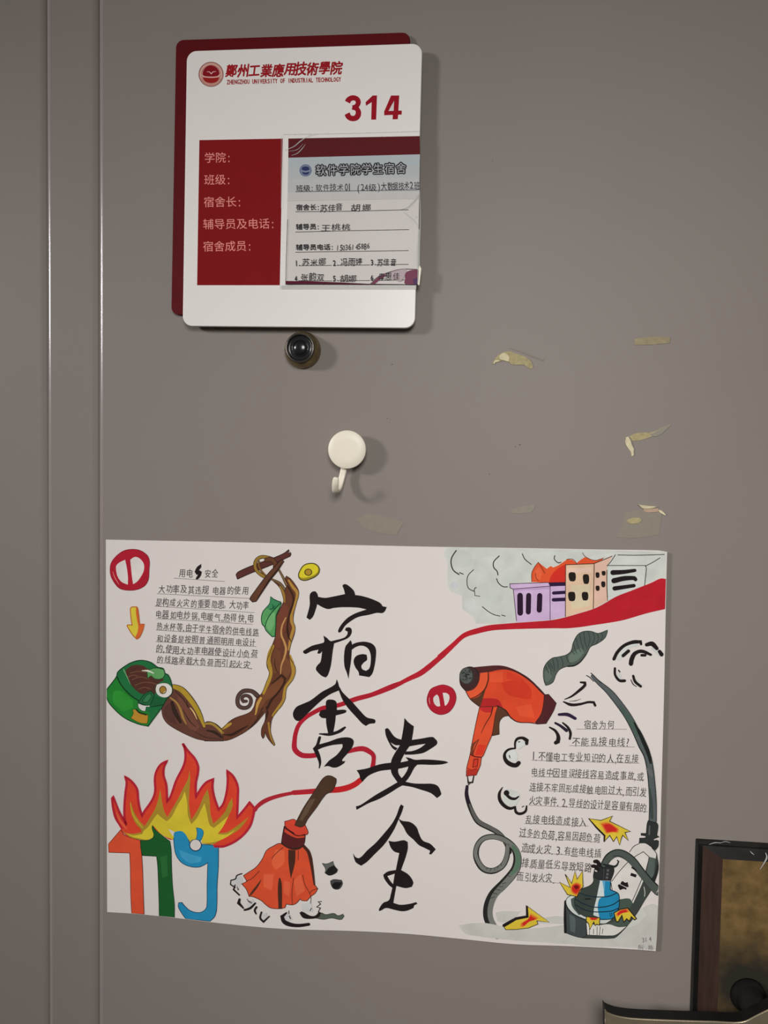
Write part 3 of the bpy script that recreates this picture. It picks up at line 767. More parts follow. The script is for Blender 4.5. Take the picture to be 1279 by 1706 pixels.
row(a, '热水杯等,由于学生宿舍的供电线路', 70, 1218, 762, 828, 92, (68, 805, 1218, 874), adv=B1)
row(a, '和设备是按照普通照明用电设计', 65, 1190, 895, 948, 92, (62, 935, 1188, 990), adv=B1)
row(a, '的,使用大功率电器使设计小负荷', 62, 1205, 1015, 1075, 92, (68, 1056, 1202, 1115), adv=B1)
row(a, '的线路承载大负荷而引起火灾.', 72, 1150, 1132, 1198, 90, (72, 1172, 1142, 1236), adv=B1)
done(a, 'left_handwriting')
LAY[0] = L1
a = art().frame(850, 1180, 5.329)
row(a, '宿舍为何', 652, 922, 147, 148, 78, (588, 185, 1032, 186)); row(a, '不能乱接电线?', 548, 1068, 293, 302, 80, (523, 331, 1100, 344), adv={'?': .6})
B2 = {'.': .4, ',': .35, ' ': .25, '1': .4, '2': .6, '3': .6}
row(a, '1.不懂电工专业知识的人,在乱接', 188, 1145, 425, 450, 80, (190, 461, 1142, 488), adv=B2)
row(a, '电线中因错误接线容易造成事故,或', 182, 1188, 565, 605, 80, (188, 606, 1188, 636), adv=B2)
row(a, '连接不牢固形成接触电阻过大,而引发', 168, 1208, 695, 745, 80, (165, 723, 1202, 780), adv=B2)
row(a, '火灾事件. 2.导线的设计是容量有限的', 162, 1212, 815, 882, 80, (165, 859, 1218, 918), adv=B2)
row(a, '乱接电线造成接入', 128, 672, 985, 1010, 82, (125, 1023, 692, 1045))
row(a, '过多的负荷,容易因超负荷', 76, 800, 1105, 1152, 82, (75, 1141, 792, 1190), adv=B2)
row(a, '造成火灾. 3.有些电线插', 92, 806, 1238, 1288, 82, (94, 1275, 800, 1321), adv=B2)
row(a, '排质量低劣导致短路', 102, 722, 1372, 1412, 84, (108, 1400, 712, 1440))
row(a, '而引发火灾.', 58, 400, 1494, 1512, 82, (58, 1525, 432, 1552), adv=B2)
done(a, 'right_handwriting')
LAY[0] = L1

# egg slice, sticks, noodles, leaf
a = art().frame(*FD_)
BR = (98, 58, 42); GO = (156, 118, 52); DK = (52, 36, 28)
def nood(pts, w, col=GO): a.line(col, pts, w)
tr = '810,-706 850,-681 900,-621 940,-551 940,-491 920,-421 890,-301 885,-221 905,-161 895,-81 860,20 840,128 850,170 900,250 908,320 880,400 820,480 805,540 800,600 760,680 690,760 655,830 645,900 645,960 670,1040 690,1090 680,1102 640,1060 600,1000 585,950 575,1010 560,1025 545,990 548,920 585,830 590,740 550,790 480,870 400,935 320,985 200,1040 100,1052 -60,1052 -60,860 0,850 60,870 125,925 210,840 280,800 370,770 430,740 465,690 480,640 500,580 545,550 600,420 630,330 605,260 605,190 640,110 665,20 690,-51 690,-151 700,-251 720,-311 780,-431 770,-501 740,-581 655,-668 740,-641 800,-570 812,-600 795,-660'
a.fill(BR, tr, corner=45)
a.fill((112, 62, 46), '700,-250 780,-400 830,-380 820,-180 760,-60 740,60 690,60 700,-100'); a.fill((116, 70, 46), '760,380 800,420 700,560 600,620 540,700 500,700 560,570 640,470')
a.fill((108, 66, 44), '690,60 740,90 750,230 720,330 670,330 650,230')
a.fill((116, 72, 50), '800,150 850,220 860,300 820,380 770,330 765,240')
nood('835,-660 880,-590 925,-530 922,-470 890,-370 868,-300 868,-220 888,-160 872,-90 848,0 838,80', [3, 5, 5, 4, 4.5, 4.5, 5, 5, 5, 4, 3], (170, 128, 60))
nood('850,140 875,230 888,310 865,390 805,480 788,560 778,620 725,700 668,780', [3, 6, 6.5, 5, 5, 5, 5, 5, 4], (166, 128, 54))
nood('668,40 632,120 622,200 635,260 645,330 628,400 600,470 568,545', [5, 6, 6.5, 6.5, 6, 6, 5, 4], (166, 132, 50))
nood('805,-261 765,-171 758,-81 790,0 808,70 790,160 757,250 750,335', [2, 2.6, 3, 3.4, 3.8, 3.2, 2.6, 1.6], (180, 134, 82))
nood('750,-591 785,-500 792,-430', [4, 4, 2.5]); nood('540,595 505,660 488,750 480,770', [4, 5, 3.5, 2], (184, 140, 70))
nood('125,925 165,900 218,868', [3, 5.5, 4], (170, 134, 52)); nood('622,860 632,940 652,1020 682,1090', [3.5, 3.5, 3.6, 2])
for t_, w_ in (('830,-591 880,-501 886,-431 858,-340 832,-250 822,-160 835,-60 860,-10', [2.5, 3, 3, 3.5, 3, 3, 4, 1]), ('655,440 720,385 760,350 798,385 785,440 720,540 650,620 612,700', [2, 2.6, 2.6, 3.4, 3.2, 3.4, 4, 4]),
               ('150,985 230,985 330,930 400,890', [1.5, 5, 4, 1.5]), ('600,690 610,760 580,850', [2.5, 3, 1.5]), ('690,180 690,250 720,330', [1, 1.5, 1]), ('400,935 480,850 560,740', [1, 2.5, 1.5]), ('500,800 560,700', 1.2)):
    a.line((56, 36, 28), t_, w_)
a.line(DK, tr, .95, closed=True, corner=45)
a.line((44, 34, 30), '385,628 352,630 338,605 352,575 390,568 425,590 434,635 408,685 355,700 305,678 290,630 302,570 345,525 400,515 455,528 500,568', [5, 5.5, 5.5, 5.6, 6, 6.2, 6.4, 6.8, 7, 7, 7, 7, 7.4, 7, 7.4, 8])
a.line((84, 62, 56), '385,628 352,630 338,605 352,575 390,568 425,590 434,635 408,685 355,700 305,678 290,630 302,570 345,525 400,515 455,528 500,568', [3, 3.4, 3.4, 3.6, 4, 4.2, 4.4, 4.8, 5, 5, 5, 5, 5.2, 5, 5, 5])
# second bundle
a.frame(*FC_)
b2 = '735,458 770,450 860,480 940,560 1010,660 1060,760 1090,862 1120,845 1180,855 1240,900 1285,950 1285,1052 1200,1052 1080,1045 980,1020 820,945 700,870 650,800 635,720 640,670 680,610 735,560'
a.fill((96, 60, 50), b2, corner=45)
a.fill((112, 70, 56), '800,560 880,640 960,760 1040,900 980,960 900,880 850,760 820,660'); a.fill((84, 52, 46), '660,700 730,640 760,760 800,880 720,850 665,790')
nood('765,470 850,510 930,600 1000,700 1050,800 1088,895', [7, 8.5, 8, 7.5, 7, 4], (168, 140, 46)); nood('728,592 790,640 835,720 860,800 895,870', [2.5, 3, 4, 4, 2], (160, 122, 62))
a.line((52, 36, 30), '745,640 775,740 835,850', [5, 8, 5]); a.line((60, 40, 32), '780,520 860,600 920,700 900,620', 1.5); a.line((60, 40, 32), '860,720 940,850 1000,900', [1, 2, 1])
nood('1097,868 1165,868 1230,910 1285,965', [3, 4, 4.5, 4.5], (158, 128, 56)); a.line((52, 36, 30), '1120,940 1200,960 1270,1010', [3, 5, 4]); a.line((70, 46, 36), '960,940 1100,1010 1260,1035', [1, 2, 1.5])
nood('940,700 975,745 1010,820', [1.5, 2.5, 1], (214, 180, 120))
a.line(DK, b2, .95, closed=True, corner=45)
done(a, 'noodles_drawing', 'brown and gold marker noodles winding from pot to chopsticks')
a = art().frame(*FB)
a.shape((150, 134, 36), '940,440 960,380 1000,330 1060,311 1120,318 1160,360 1158,410 1120,450 1070,475 1010,492 960,480', (62, 54, 20), 1.5)
a.fill((204, 190, 46), '948,435 968,380 1005,335 1060,318 1115,325 1148,360 1140,405 1095,440 1020,462 965,460')
a.disc((66, 56, 24), (1045, 405), 42, 38); a.disc((166, 132, 44), (1045, 405), 32, 29)
done(a, 'egg_drawing', 'yellow egg slice')
a = art().frame(*FB)
s1 = '275,430 300,400 470,325 680,250 790,200 835,165 840,182 822,205 855,195 860,215 850,235 800,258 760,280 560,365 430,415 290,478'
a.shape((88, 48, 44), s1, (40, 26, 24), 1.2, corner=35)
a.line((50, 40, 22), '660,262 600,245 540,243 495,272 477,320 490,380 540,430 595,462', 6.0); a.line((146, 114, 48), '660,262 600,245 540,243 495,272 477,320 490,380 540,430 595,462', 4.2)
a.line((86, 58, 34), '520,290 515,330 545,390 590,440', 3.2); a.line((134, 100, 50), '522,290 518,330 548,390 595,440', 1.4)
a.line((44, 28, 24), '600,275 650,268 690,310 695,360', 8.2); a.line((98, 60, 40), '600,275 650,268 690,310 695,360', 6.4)
a.line((60, 44, 36), '655,480 740,522 790,585', [3.5, 4.5, 5]); a.line((122, 96, 62), '655,480 740,522 790,585', [1.5, 2.2, 3]); a.line((56, 42, 34), '728,372 770,450 815,540', [3.2, 4, 5]); a.line((140, 110, 70), '728,372 770,450 815,540', [1, 1.6, 2])
s2 = '420,690 440,655 600,440 700,330 755,272 785,290 720,390 640,490 490,715 450,722'
a.shape((94, 60, 44), s2, (38, 26, 22), 1.2, corner=35); a.line((56, 34, 26), '765,300 700,400 620,500 500,690', [1, 2.2, 2, 1])
done(a, 'chopsticks_drawing', 'two dark brown chopsticks')
a = art().frame(*FB)
lf = '645,668 680,695 750,722 757,745 705,860 700,950 690,1088 660,1092 595,1025 578,985 555,960 545,900 560,830 600,780 635,735'
a.shape((86, 152, 92), lf, (22, 66, 44), 1.5, corner=50)
a.fill((60, 128, 84), '645,672 685,702 752,730 700,780 650,820 600,785 635,738'); a.fill((110, 172, 110), '600,900 660,830 690,840 680,960 640,1040 600,990')
a.line((20, 72, 46), '750,735 690,795 630,870 600,930 585,985', [1.6, 2.0, 1.8, 1.6, 1.2]); a.lines((20, 72, 46), 1.4, '640,800 670,790', '665,750 672,790', '690,765 670,795')
done(a, 'leaf_drawing', 'green leaf')
LAY[0] = L1
# pot
LAY[0] = TOPZ['noodles_drawing']
a = art().frame(*FC_)
pot = '35,530 60,490 130,400 155,360 165,320 220,270 320,212 420,192 520,215 590,265 650,280 670,330 705,350 740,440 745,540 700,590 640,690 560,800 490,895 380,870 230,800 100,680 50,600'
a.fill((34, 106, 60), pot); a.fill((36, 122, 46), '40,530 150,380 200,455 300,565 380,625 375,700 490,745 510,850 485,890 380,866 230,796 100,676 52,600')
a.fill((46, 138, 50), '120,520 200,520 320,620 330,700 220,740 120,640'); a.fill((80, 48, 40), '250,295 330,245 440,250 480,280 560,300 640,380 660,402 600,440 580,500 560,560 520,520 440,552 370,520 300,440 265,370')
for t_ in ('300,330 380,310 470,320', '320,400 400,370 500,390', '350,460 430,430 520,430 580,450', '390,500 450,480 520,500', '280,370 330,350 380,360'): a.line((118, 78, 60), t_, 1.2)
a.line((18, 58, 32), '160,368 200,452 300,562 392,625', 2.2); a.line((120, 170, 120), '228,290 262,360 300,445', [1.5, 1.2, .5])
a.shape((92, 152, 90), '478,312 530,280 600,275 655,290 668,340 640,385 570,392 520,358 485,385', (24, 60, 34), 1.1); a.line((214, 212, 196), '425,302 490,305 548,330', [1, 3.2, 1.6])
a.fill((30, 92, 52), '540,562 640,600 690,592 650,680 520,692'); a.line((18, 58, 32), '520,690 600,675 655,665', 1.5)
a.shape((212, 208, 202), '580,450 640,433 700,440 742,480 745,540 705,582 650,590 590,560 568,505', (50, 84, 56), 1.1)
a.disc((72, 50, 26), (648, 508), 40, 44); a.disc((156, 118, 46), (648, 508), 31, 35); a.line((204, 190, 150), '655,540 675,520', 1.2)
a.shape((36, 98, 60), '385,640 455,550 520,520 558,560 505,690', (18, 56, 32), 1.2); a.shape((52, 116, 74), '430,620 480,560 515,545 525,580 480,640 440,640', (18, 56, 32), 1.0)
a.shape((206, 204, 198), '382,648 450,672 512,672 508,690 470,690 462,735 430,732 400,712 385,690', (28, 60, 40), 1.0)
a.shape((180, 132, 46), '325,716 365,718 400,745 480,770 490,800 480,868 400,858 305,808 332,760', (60, 70, 30), .8); a.line((30, 52, 30), '365,716 395,748 470,772', 2.6)
a.line((18, 54, 32), pot, 1.5, closed=True)
done(a, 'pot_drawing', 'green cooking pot with a fried egg')
LAY[0] = L1

# 119 and flames
a = art().frame(*FG)
a.shape((212, 80, 50), '200,205 235,262 300,290 405,320 415,400 430,600 440,900 447,1106 315,1102 305,900 300,600 293,455 72,448 68,360 110,310', (96, 34, 28), 1.0, corner=35)
a.shape((30, 88, 42), '540,160 575,215 640,270 722,330 735,420 740,600 750,800 770,1000 770,1138 608,1128 605,950 600,800 592,600 580,490 430,482 412,400 412,318 500,318 545,290 548,250 530,190', (18, 50, 28), 1.0, corner=35)
a.fill((42, 104, 52), '620,500 690,480 700,700 640,720')
nine = '760,250 780,228 850,222 900,270 935,350 950,400 1000,435 1045,410 1062,362 1180,372 1240,395 1238,600 1225,800 1220,1050 1200,1130 1150,1182 1100,1178 890,1156 850,1100 812,1030 815,985 850,982 880,1020 940,1070 1030,1090 1090,1065 1115,1020 1118,800 1125,558 1090,580 1030,605 940,600 850,560 790,480 768,380'
a.shape((38, 134, 176), nine, (22, 52, 82), 1.1, corner=45); a.shape((38, 134, 176), '1003,185 1060,200 1080,240 1062,300 1045,325 1000,312 1012,250', (22, 72, 102), .8)
a.fill((62, 150, 190), '820,420 950,470 1060,500 1050,550 930,560 850,500')
a.disc((22, 52, 82), (995, 372), 66, 66); a.disc(PAP, (995, 370), 58, 58)
done(a, 'numerals_119', 'painted numerals in orange, green and blue')
a = art().frame(*FE)
fl = '105,640 112,618 128,620 142,665 180,770 225,865 262,928 245,880 235,800 233,700 246,560 258,470 240,408 260,405 320,460 375,540 382,620 395,730 425,828 440,785 525,665 560,570 556,430 572,345 620,275 690,238 695,255 658,320 655,400 685,490 690,600 692,680 730,620 790,450 870,290 888,200 880,110 855,52 875,60 920,130 990,212 1028,300 1022,380 1000,480 1000,632 1050,540 1110,470 1180,432 1188,455 1175,520 1195,630 1240,762 1290,700 1325,580 1338,450 1328,350 1345,342 1400,400 1450,510 1450,620 1440,848 1510,760 1570,682 1600,700 1622,750 1622,800 1575,950 1450,1080 1300,1155 1200,1158 1178,1132 1060,1120 1063,1060 1040,1090 965,1080 935,1100 895,1040 850,990 780,995 760,1030 705,965 755,1080 720,1080 640,1030 570,975 540,925 530,955 550,1010 540,1060 480,1085 400,1080 300,1055 250,1030 205,975 150,870 112,720'
a.fill((210, 66, 44), fl, corner=40)
a.line((176, 36, 52), '215,960 150,860 118,740 106,640 118,625 140,680 185,790 235,880 262,925 240,850 238,720 250,570 262,470 245,410 315,462 372,545 382,640 398,740 425,830 450,780 530,665 565,570 562,430 580,350 625,280 690,242 658,310 655,400 682,490 690,600 692,680 730,620 790,450 870,290 888,200 880,110 857,55 915,135 985,215 1022,300 1018,380 998,480 998,632 1050,540 1110,470 1182,436 1175,520 1195,630 1240,762 1290,700 1325,580 1338,450 1332,347 1395,405 1443,510 1445,620 1437,848 1510,762 1570,685 1618,740 1615,800 1570,945 1450,1075 1300,1150 1200,1152', [2.5, 4.5, 4, 3.5] + [4] * 40, corner=40)
a.fill((164, 132, 46), '225,985 260,1010 340,1015 420,1000 415,970 360,910 315,810 300,665 335,770 390,870 455,935 500,860 560,760 600,640 618,540 640,680 660,770 695,840 730,780 810,640 870,520 915,430 930,340 938,430 930,560 925,700 950,870 1030,740 1080,620 1125,540 1145,660 1155,800 1185,910 1250,850 1310,780 1350,690 1385,635 1390,720 1355,810 1290,920 1240,1010 1330,1000 1440,930 1560,840 1480,950 1370,1030 1250,1090 1178,1130 1060,1120 1063,1060 1040,1090 965,1080 935,1100 895,1040 850,990 780,995 755,1080 640,1030 540,925 550,1010 540,1060 480,1085 400,1080 300,1055 225,990', corner=40)
a.fill((206, 186, 52), '250,1005 330,1035 430,1020 440,990 490,945 540,870 590,805 640,850 690,885 745,830 800,720 850,640 880,565 905,680 915,820 950,915 1010,850 1050,770 1090,690 1115,790 1145,920 1190,955 1260,900 1320,850 1345,830 1290,940 1230,1020 1320,1025 1420,975 1330,1050 1200,1105 1062,1118 1063,1060 1040,1088 965,1078 935,1098 895,1040 850,990 780,995 755,1078 640,1028 540,925 550,1010 540,1058 480,1080 400,1068 300,1040', corner=40)
a.fill(PAP, '705,965 770,995 755,1045'); a.fill(PAP, '940,1000 942,1000 941,1002', False)
a.line((192, 160, 50), '300,690 320,790 370,880 430,950', [1, 2.5, 3, 2]); a.line((216, 96, 66), '150,790 200,890 260,965', [1.5, 3, 2])
a.frame(*FG); a.shape((30, 88, 42), '535,160 575,212 640,270 720,330 640,330 545,290 550,258 530,190', (18, 60, 28), .5, corner=35); a.fill((38, 134, 176), '762,262 780,230 850,224 900,272 930,345 800,400'); a.shape((38, 134, 176), '1003,185 1060,200 1080,240 1062,300 1045,325 1000,312 1012,250', (22, 72, 102), .8)
a.disc((22, 52, 82), (995, 372), 64, 64); a.disc(PAP, (995, 370), 57, 57)
done(a, 'flames_drawing', 'red, orange and yellow marker flames')
LAY[0] = L1

# broom
a = art().frame(*FF)
hd = '1238,402 1290,402 1342,432 1342,470 1300,560 1230,600 1130,740 1040,860 1000,930 960,945 900,925 920,880 1000,730 1100,580 1190,440'
a.frame(370, 1360, 5.814)
for t_ in ('80,640 120,590 180,575 200,620 160,690 110,680', '240,840 300,800 310,850 250,900', '590,950 640,920 680,1000 620,1030', '760,850 860,820 880,930 780,930', '380,950 430,930 440,990 400,1010'): a.fill((196, 194, 193), t_)
sk = '500,285 560,262 640,305 720,322 785,285 830,330 850,400 865,520 890,650 925,702 900,745 860,775 820,820 770,815 755,800 720,840 680,858 620,850 608,885 560,895 470,888 420,855 380,818 300,780 260,775 235,710 190,655 240,630 205,575 250,545 330,490 390,410 430,330'
a.fill((208, 78, 48), sk, corner=50)
for t_ in ('520,320 600,330 600,450 520,520 480,450', '400,560 500,560 480,720 400,680', '700,620 760,560 800,720 720,780', '600,620 660,640 650,780 600,740'): a.fill((218, 96, 62), t_)
a.fill((72, 42, 32), '640,322 710,328 705,450 665,605 642,450'); a.fill((72, 42, 32), '548,600 562,595 578,660 580,892 545,893 538,700'); a.fill((84, 46, 34), '383,605 355,670 290,755 260,775 270,750 330,670')
a.line((72, 42, 32), '790,290 838,350 868,480 893,660', [5, 6, 4.5, 3]); a.lines((90, 42, 32), 1.1, '590,300 520,360 480,410', '360,530 290,600 235,628', '690,600 675,750 680,850', '780,570 800,660 850,750 860,800', '738,330 735,420', '920,700 870,720 845,750')
a.line((70, 34, 28), sk, 1.1, closed=True, corner=50)
a.shape((86, 34, 36), '600,95 640,130 720,180 805,180 795,260 770,300 720,322 640,308 572,265 582,195', (40, 22, 22), 1.2); a.fill((56, 36, 30), '572,250 640,295 720,305 775,285 768,302 720,322 640,308 572,265'); a.fill((200, 70, 48), '605,120 650,150 720,192 800,186 796,205 720,210 640,175 602,150')
a.shape((206, 68, 50), '605,50 650,38 690,28 720,45 790,70 815,110 832,155 822,178 790,176 760,186 710,180 690,158 645,130 610,95', (92, 30, 28), 1.1)
a.frame(*FF); a.shape((74, 52, 40), hd, (44, 32, 26), 1.0, corner=40); a.fill((94, 74, 58), '1060,660 1120,640 1060,760 980,880 950,870')
a.frame(370, 1360, 5.814)
for t_, w_ in (('190,555 140,575 130,605 85,620 80,660 125,690', 2), ('125,665 110,710 165,762', [2, 3, 2.6]), ('168,805 158,840 205,890', [4, 5.5, 2.5]), ('215,908 270,890 320,842', [3.2, 4, 3]), ('240,800 255,825 285,845', 1), ('255,820 290,835', 1),
               ('332,880 315,910 328,945', [3.5, 3.5, 2.5]), ('380,930 368,985 400,1022 455,970', [3, 3.4, 3.2, 2.4]), ('622,935 580,970 598,1018 655,1048 740,1058 838,1046', [2.8, 6.5, 7.5, 6, 5.5, 5]), ('645,915 645,945', 1.3), ('650,965 662,992', 1.6),
               ('960,825 930,828 952,850 915,878 950,888 930,925', 1.5), ('860,798 855,845', .9), ('865,890 850,915', 1.3), ('145,680 150,712', 1), ('158,700 158,716', 1)): a.line(BLK, t_, w_)
a.shape((82, 90, 78), '900,985 930,945 960,935 1000,952 1080,940 1120,962 1168,948 1180,968 1150,1000 1060,985 980,998', (44, 48, 42), .9); a.fill(BLK, '748,935 768,920 790,930 850,962 900,962 938,922 958,938 930,980 840,994 780,982')
a.shape((96, 98, 94), '968,455 1012,460 1072,437 1082,472 1118,518 1105,545 1040,572 995,550 1000,510', (44, 44, 42), .8); a.fill((34, 32, 30), '1030,500 1080,475 1118,518 1105,545 1040,570 998,548')
a.shape((66, 64, 66), '1048,625 1080,612 1155,618 1164,655 1132,702 1082,702 1055,665', (34, 32, 32), .8); a.fill((28, 26, 28), '1090,640 1160,640 1130,700 1085,700 1060,670')
done(a, 'broom_drawing', 'orange broom sweeping up black dust')
LAY[0] = L1

# hair dryer
a = art().frame(*FP)
OR = (206, 70, 42)
body = '300,195 400,172 540,140 640,155 720,195 850,285 930,350 1012,435 990,540 965,640 930,732 850,728 720,720 640,670 590,600 500,548 380,565 305,550 215,480 165,400 260,370 300,300'
a.fill(OR, body, corner=45)
for t_, c_ in (('540,300 760,260 860,380 860,480 760,470 600,420', (194, 56, 36)), ('420,200 560,180 560,300 420,300', (216, 82, 50)), ('700,560 860,530 900,680 740,660', (214, 80, 48)), ('330,470 500,480 560,560 400,600 320,560', (172, 40, 40)), ('600,180 740,240 760,290 600,260', (200, 60, 38))): a.fill(c_, t_)
a.fill((78, 38, 38), '215,142 330,130 500,118 600,132 720,182 850,265 1012,430 990,432 850,292 700,195 560,162 400,192 300,205 270,180')
a.shape((78, 36, 38), '1000,432 1045,426 1128,522 1098,605 1020,738 925,745 905,728 965,640 990,540', (44, 24, 26), 1.0, corner=40)
a.shape((62, 42, 42), '100,270 110,190 160,145 235,138 292,190 292,290 240,350 160,388 112,330', (36, 28, 28), 1.2); a.disc((52, 52, 50), (172, 232), 76, 92); a.disc((82, 86, 82), (170, 230), 66, 82)
random.seed(3)
for k in range(26):
    t_ = random.uniform(0, 6.28); r_ = random.uniform(.1, .9); x, y = 170 + 60 * r_ * math.cos(t_), 230 + 75 * r_ * math.sin(t_)
    a.line((40, 42, 40), [(x - 8, y - random.uniform(-10, 10)), (x + 8, y + random.uniform(-12, 12))], 1.3, False)
a.fill((74, 42, 38), '240,350 292,290 300,200 320,200 318,300 260,380 165,400 160,386')
a.fill((84, 54, 38), '215,478 300,450 375,372 345,470 320,560 260,522')
a.fill((216, 86, 52), '318,200 402,190 396,280 362,370 292,432 215,472 165,400 250,372 302,300'); a.line((70, 40, 24), '402,190 402,270 368,370 295,438 212,474', [1.6, 2, 2.2, 1.6, 1.2])
a.line((60, 30, 26), '165,400 215,482 305,555', 1.2); a.line((70, 34, 30), '500,548 590,600 640,672 720,722 850,730 925,742', [2, 2.2, 1.4, 1.4]); a.line((58, 30, 28), '1010,435 930,348 850,280 720,190', 1.4)
a.shape((86, 54, 38), '490,560 530,562 585,600 628,655 575,662 540,690 520,735 520,852 448,868 455,760 478,640', (44, 28, 22), 1.0)
hn = '312,560 400,558 505,556 480,640 458,780 440,868 400,960 350,1080 332,1100 320,1180 300,1230 275,1287 170,1297 175,1207 210,1067 228,960 280,700'
a.shape((212, 78, 46), hn, (84, 34, 28), 1.2, corner=40)
a.fill((184, 44, 44), '315,562 460,562 445,622 370,618 318,590'); a.fill((112, 58, 38), '300,905 250,985 245,1075 212,1060 225,965'); a.fill((206, 56, 38), '300,960 380,970 340,1075 262,1075'); a.fill((168, 48, 36), '180,1230 300,1220 275,1285 172,1294')
a.line((84, 34, 26), '452,565 430,650 370,750 328,842', [2.4, 1.6, 1.4, 1]); a.line((84, 34, 26), '302,908 270,980 242,1060 245,1080', 1.3); a.line((100, 26, 28), '212,1066 260,1090 332,1098', 2.0); a.shape((196, 60, 40), '252,1118 295,1115 288,1190 238,1205', (120, 26, 28), 1.5, False)
a.line((150, 40, 34), '185,1215 230,1232 290,1205', 1.4)
done(a, 'hair_dryer_drawing', 'orange-red hair dryer')
LAY[0] = L1
# cables, smoke puffs, wind lines
a = art().frame(*FR)
a.line(BLK, '182,530 190,600 236,598 250,528', [1.6, 2.6, 2.6, 2.0], False); a.line(BLK, '188,602 195,625 212,605', 1.5)
a.line((38, 36, 34), '178,640 172,720 192,810 240,930 300,1020 420,1085 500,1130 560,1190 610,1279 628,1340', [5, 6.6, 7.4, 8, 9, 9, 8.6, 8.6, 8, 8])
a.line((92, 92, 90), '200,820 245,930 305,1018 425,1082 505,1130 563,1190 608,1279 622,1340', [2, 5, 6, 6, 6, 6, 5.4, 5])
a.line((40, 30, 44), '178,640 173,720 196,815', [4, 5, 4])
a.frame(*FT)
a.line((38, 38, 36), '612,180 608,270 580,360 530,420 440,455 350,430 290,350 272,270 290,180 350,110 450,88 540,105 620,150 690,230 715,320 700,420 650,500 560,600 460,700 410,800 395,900 410,980 450,1050 500,1140', [8, 9, 9.6, 10, 10.5, 10.5, 10, 9.5, 9, 9, 9.5, 10, 11, 13, 14.5, 15, 15.5, 15.5, 15, 15, 15, 15, 14, 13])
a.line((112, 114, 108), '612,180 604,270 578,360 530,418 440,450 355,428 295,350 268,270 288,180 350,112 450,90 540,108 622,155 697,230 722,320 708,420 660,500 575,600 480,705 438,800 422,900 437,980 475,1050 518,1140', [5.5, 6.6, 7, 7, 7, 6.6, 6, 6, 6, 6.4, 7, 7.4, 8, 9, 9.6, 10.5, 11, 11, 10, 9, 8.6, 8.6, 8.4, 8])
a.line((84, 112, 92), '660,190 712,260 722,330 705,420 650,490', [4, 7, 8, 8, 4])
for t_ in ('665,445 630,465', '640,515 600,500', '590,580 550,590', '560,620 520,620', '530,660 490,650', '500,700 455,690', '470,730 430,745', '380,435 400,425', '420,450 440,425', '470,440 475,430', '500,425 515,395', '545,400 540,380'): a.line((60, 62, 58), t_, 1.1, False)
done(a, 'dryer_cable_drawing', 'grey looping cable')
LAY[0] = L1
a = art().frame(*FQ)
tor = '585,62 582,90 555,150 470,210 405,240 362,320 300,400 235,440 160,448 80,480 40,530 8,612 -30,640 -72,652 -90,600 -97,540 -92,470 -60,410 0,360 60,348 150,325 200,280 220,200 270,110 330,77 410,75 480,97 530,85'
a.shape((78, 88, 82), tor, (42, 48, 44), 1.1); a.fill((96, 112, 100), '180,330 300,250 340,300 260,390 180,410'); a.fill((92, 104, 96), '-80,500 -20,470 0,540 -50,620 -80,600')
for t_ in ('520,92 535,130 515,170', '475,100 490,150 470,200', '430,85 450,150 420,220', '380,80 400,150 380,240', '335,85 345,180 370,260', '290,105 305,190 330,260', '250,150 270,230 300,290', '225,210 240,270 260,310', '205,285 235,320', '150,330 160,380 190,420', '90,350 110,400 110,450', '40,360 60,410 60,470', '0,370 15,430 20,500', '-50,410 -20,480 -10,540', '-75,450 -40,520', '-30,400 0,470'): a.line((52, 58, 54), t_, 1.1)
a.line((30, 32, 30), '165,448 235,440 300,398 360,320', [2.5, 2, 1.5])
a.line(BLK, '130,800 200,770 280,710 345,650 345,622 300,618', [1.4, 3, 4, 5, 4.8, 3]); a.line(BLK, '118,826 200,858 300,850 380,830 440,832 455,866', [2.2, 5, 4.5, 3.6, 4, 4]); a.line(BLK, '180,820 245,815 300,797', [.6, 1.2, .5])
a.line((46, 34, 56), '70,962 160,962 242,1004', [4.5, 6, 5]); a.line((40, 32, 48), '30,1052 85,1082 150,1132', [3.6, 4.5, 5.5]); a.line(BLK, '110,1050 165,1100 192,1160 185,1220', [2.6, 4, 4.5, 4]); a.line(BLK, '-30,1098 30,1135 62,1195 58,1250 35,1262', [2.6, 4, 5, 7, 6.5])
for t_ in ('680,380 760,250 900,200 920,230 800,260 720,390', '1060,240 1170,330 1150,350 1050,260', '690,480 750,590 700,580', '870,560 960,650 930,660'): a.fill((196, 198, 194), t_)
for t_, w_ in (('655,370 690,300 760,230 850,192 938,186 944,212', [5.5, 5.5, 5.5, 5.5, 6.5, 4]), ('752,335 810,285', [5.5, 5.5]), ('836,420 845,370 880,310 950,287 1048,325', [7.5, 7.5, 6, 5.5, 4]), ('1003,218 1060,208 1112,258', [6, 8, 6]), ('1140,290 1162,322', [6, 7]),
               ('950,330 988,330', [4.5, 4.5]), ('665,470 668,540 715,600 768,602', [4, 4, 4.4, 5]), ('705,490 718,508', 2), ('860,550 880,610 940,662', [4, 4.6, 4.4]), ('835,590 860,640 895,665', [1.2, 1.6, 1])): a.line(BLK, t_, w_)
a.frame(*FP)
for t_ in ('700,930 770,910 810,960 720,1020', '600,1040 680,1010 720,1090 700,1140 620,1130 590,1090'): a.fill((200, 203, 200), t_)
a.line(BLK, '812,952 815,918 770,892 715,900 690,940 690,1000', [5.5, 6, 4.6, 4.4, 3.4, 3]); a.line(BLK, '690,1002 620,1015 578,1065 590,1130 640,1172 700,1182 728,1158', [2.8, 3.6, 4.4, 6, 7.5, 7.5, 7]); a.line(BLK, '725,934 740,932', 1.6); a.line(BLK, '628,1078 635,1105', 1.6)
a.frame(*FR)
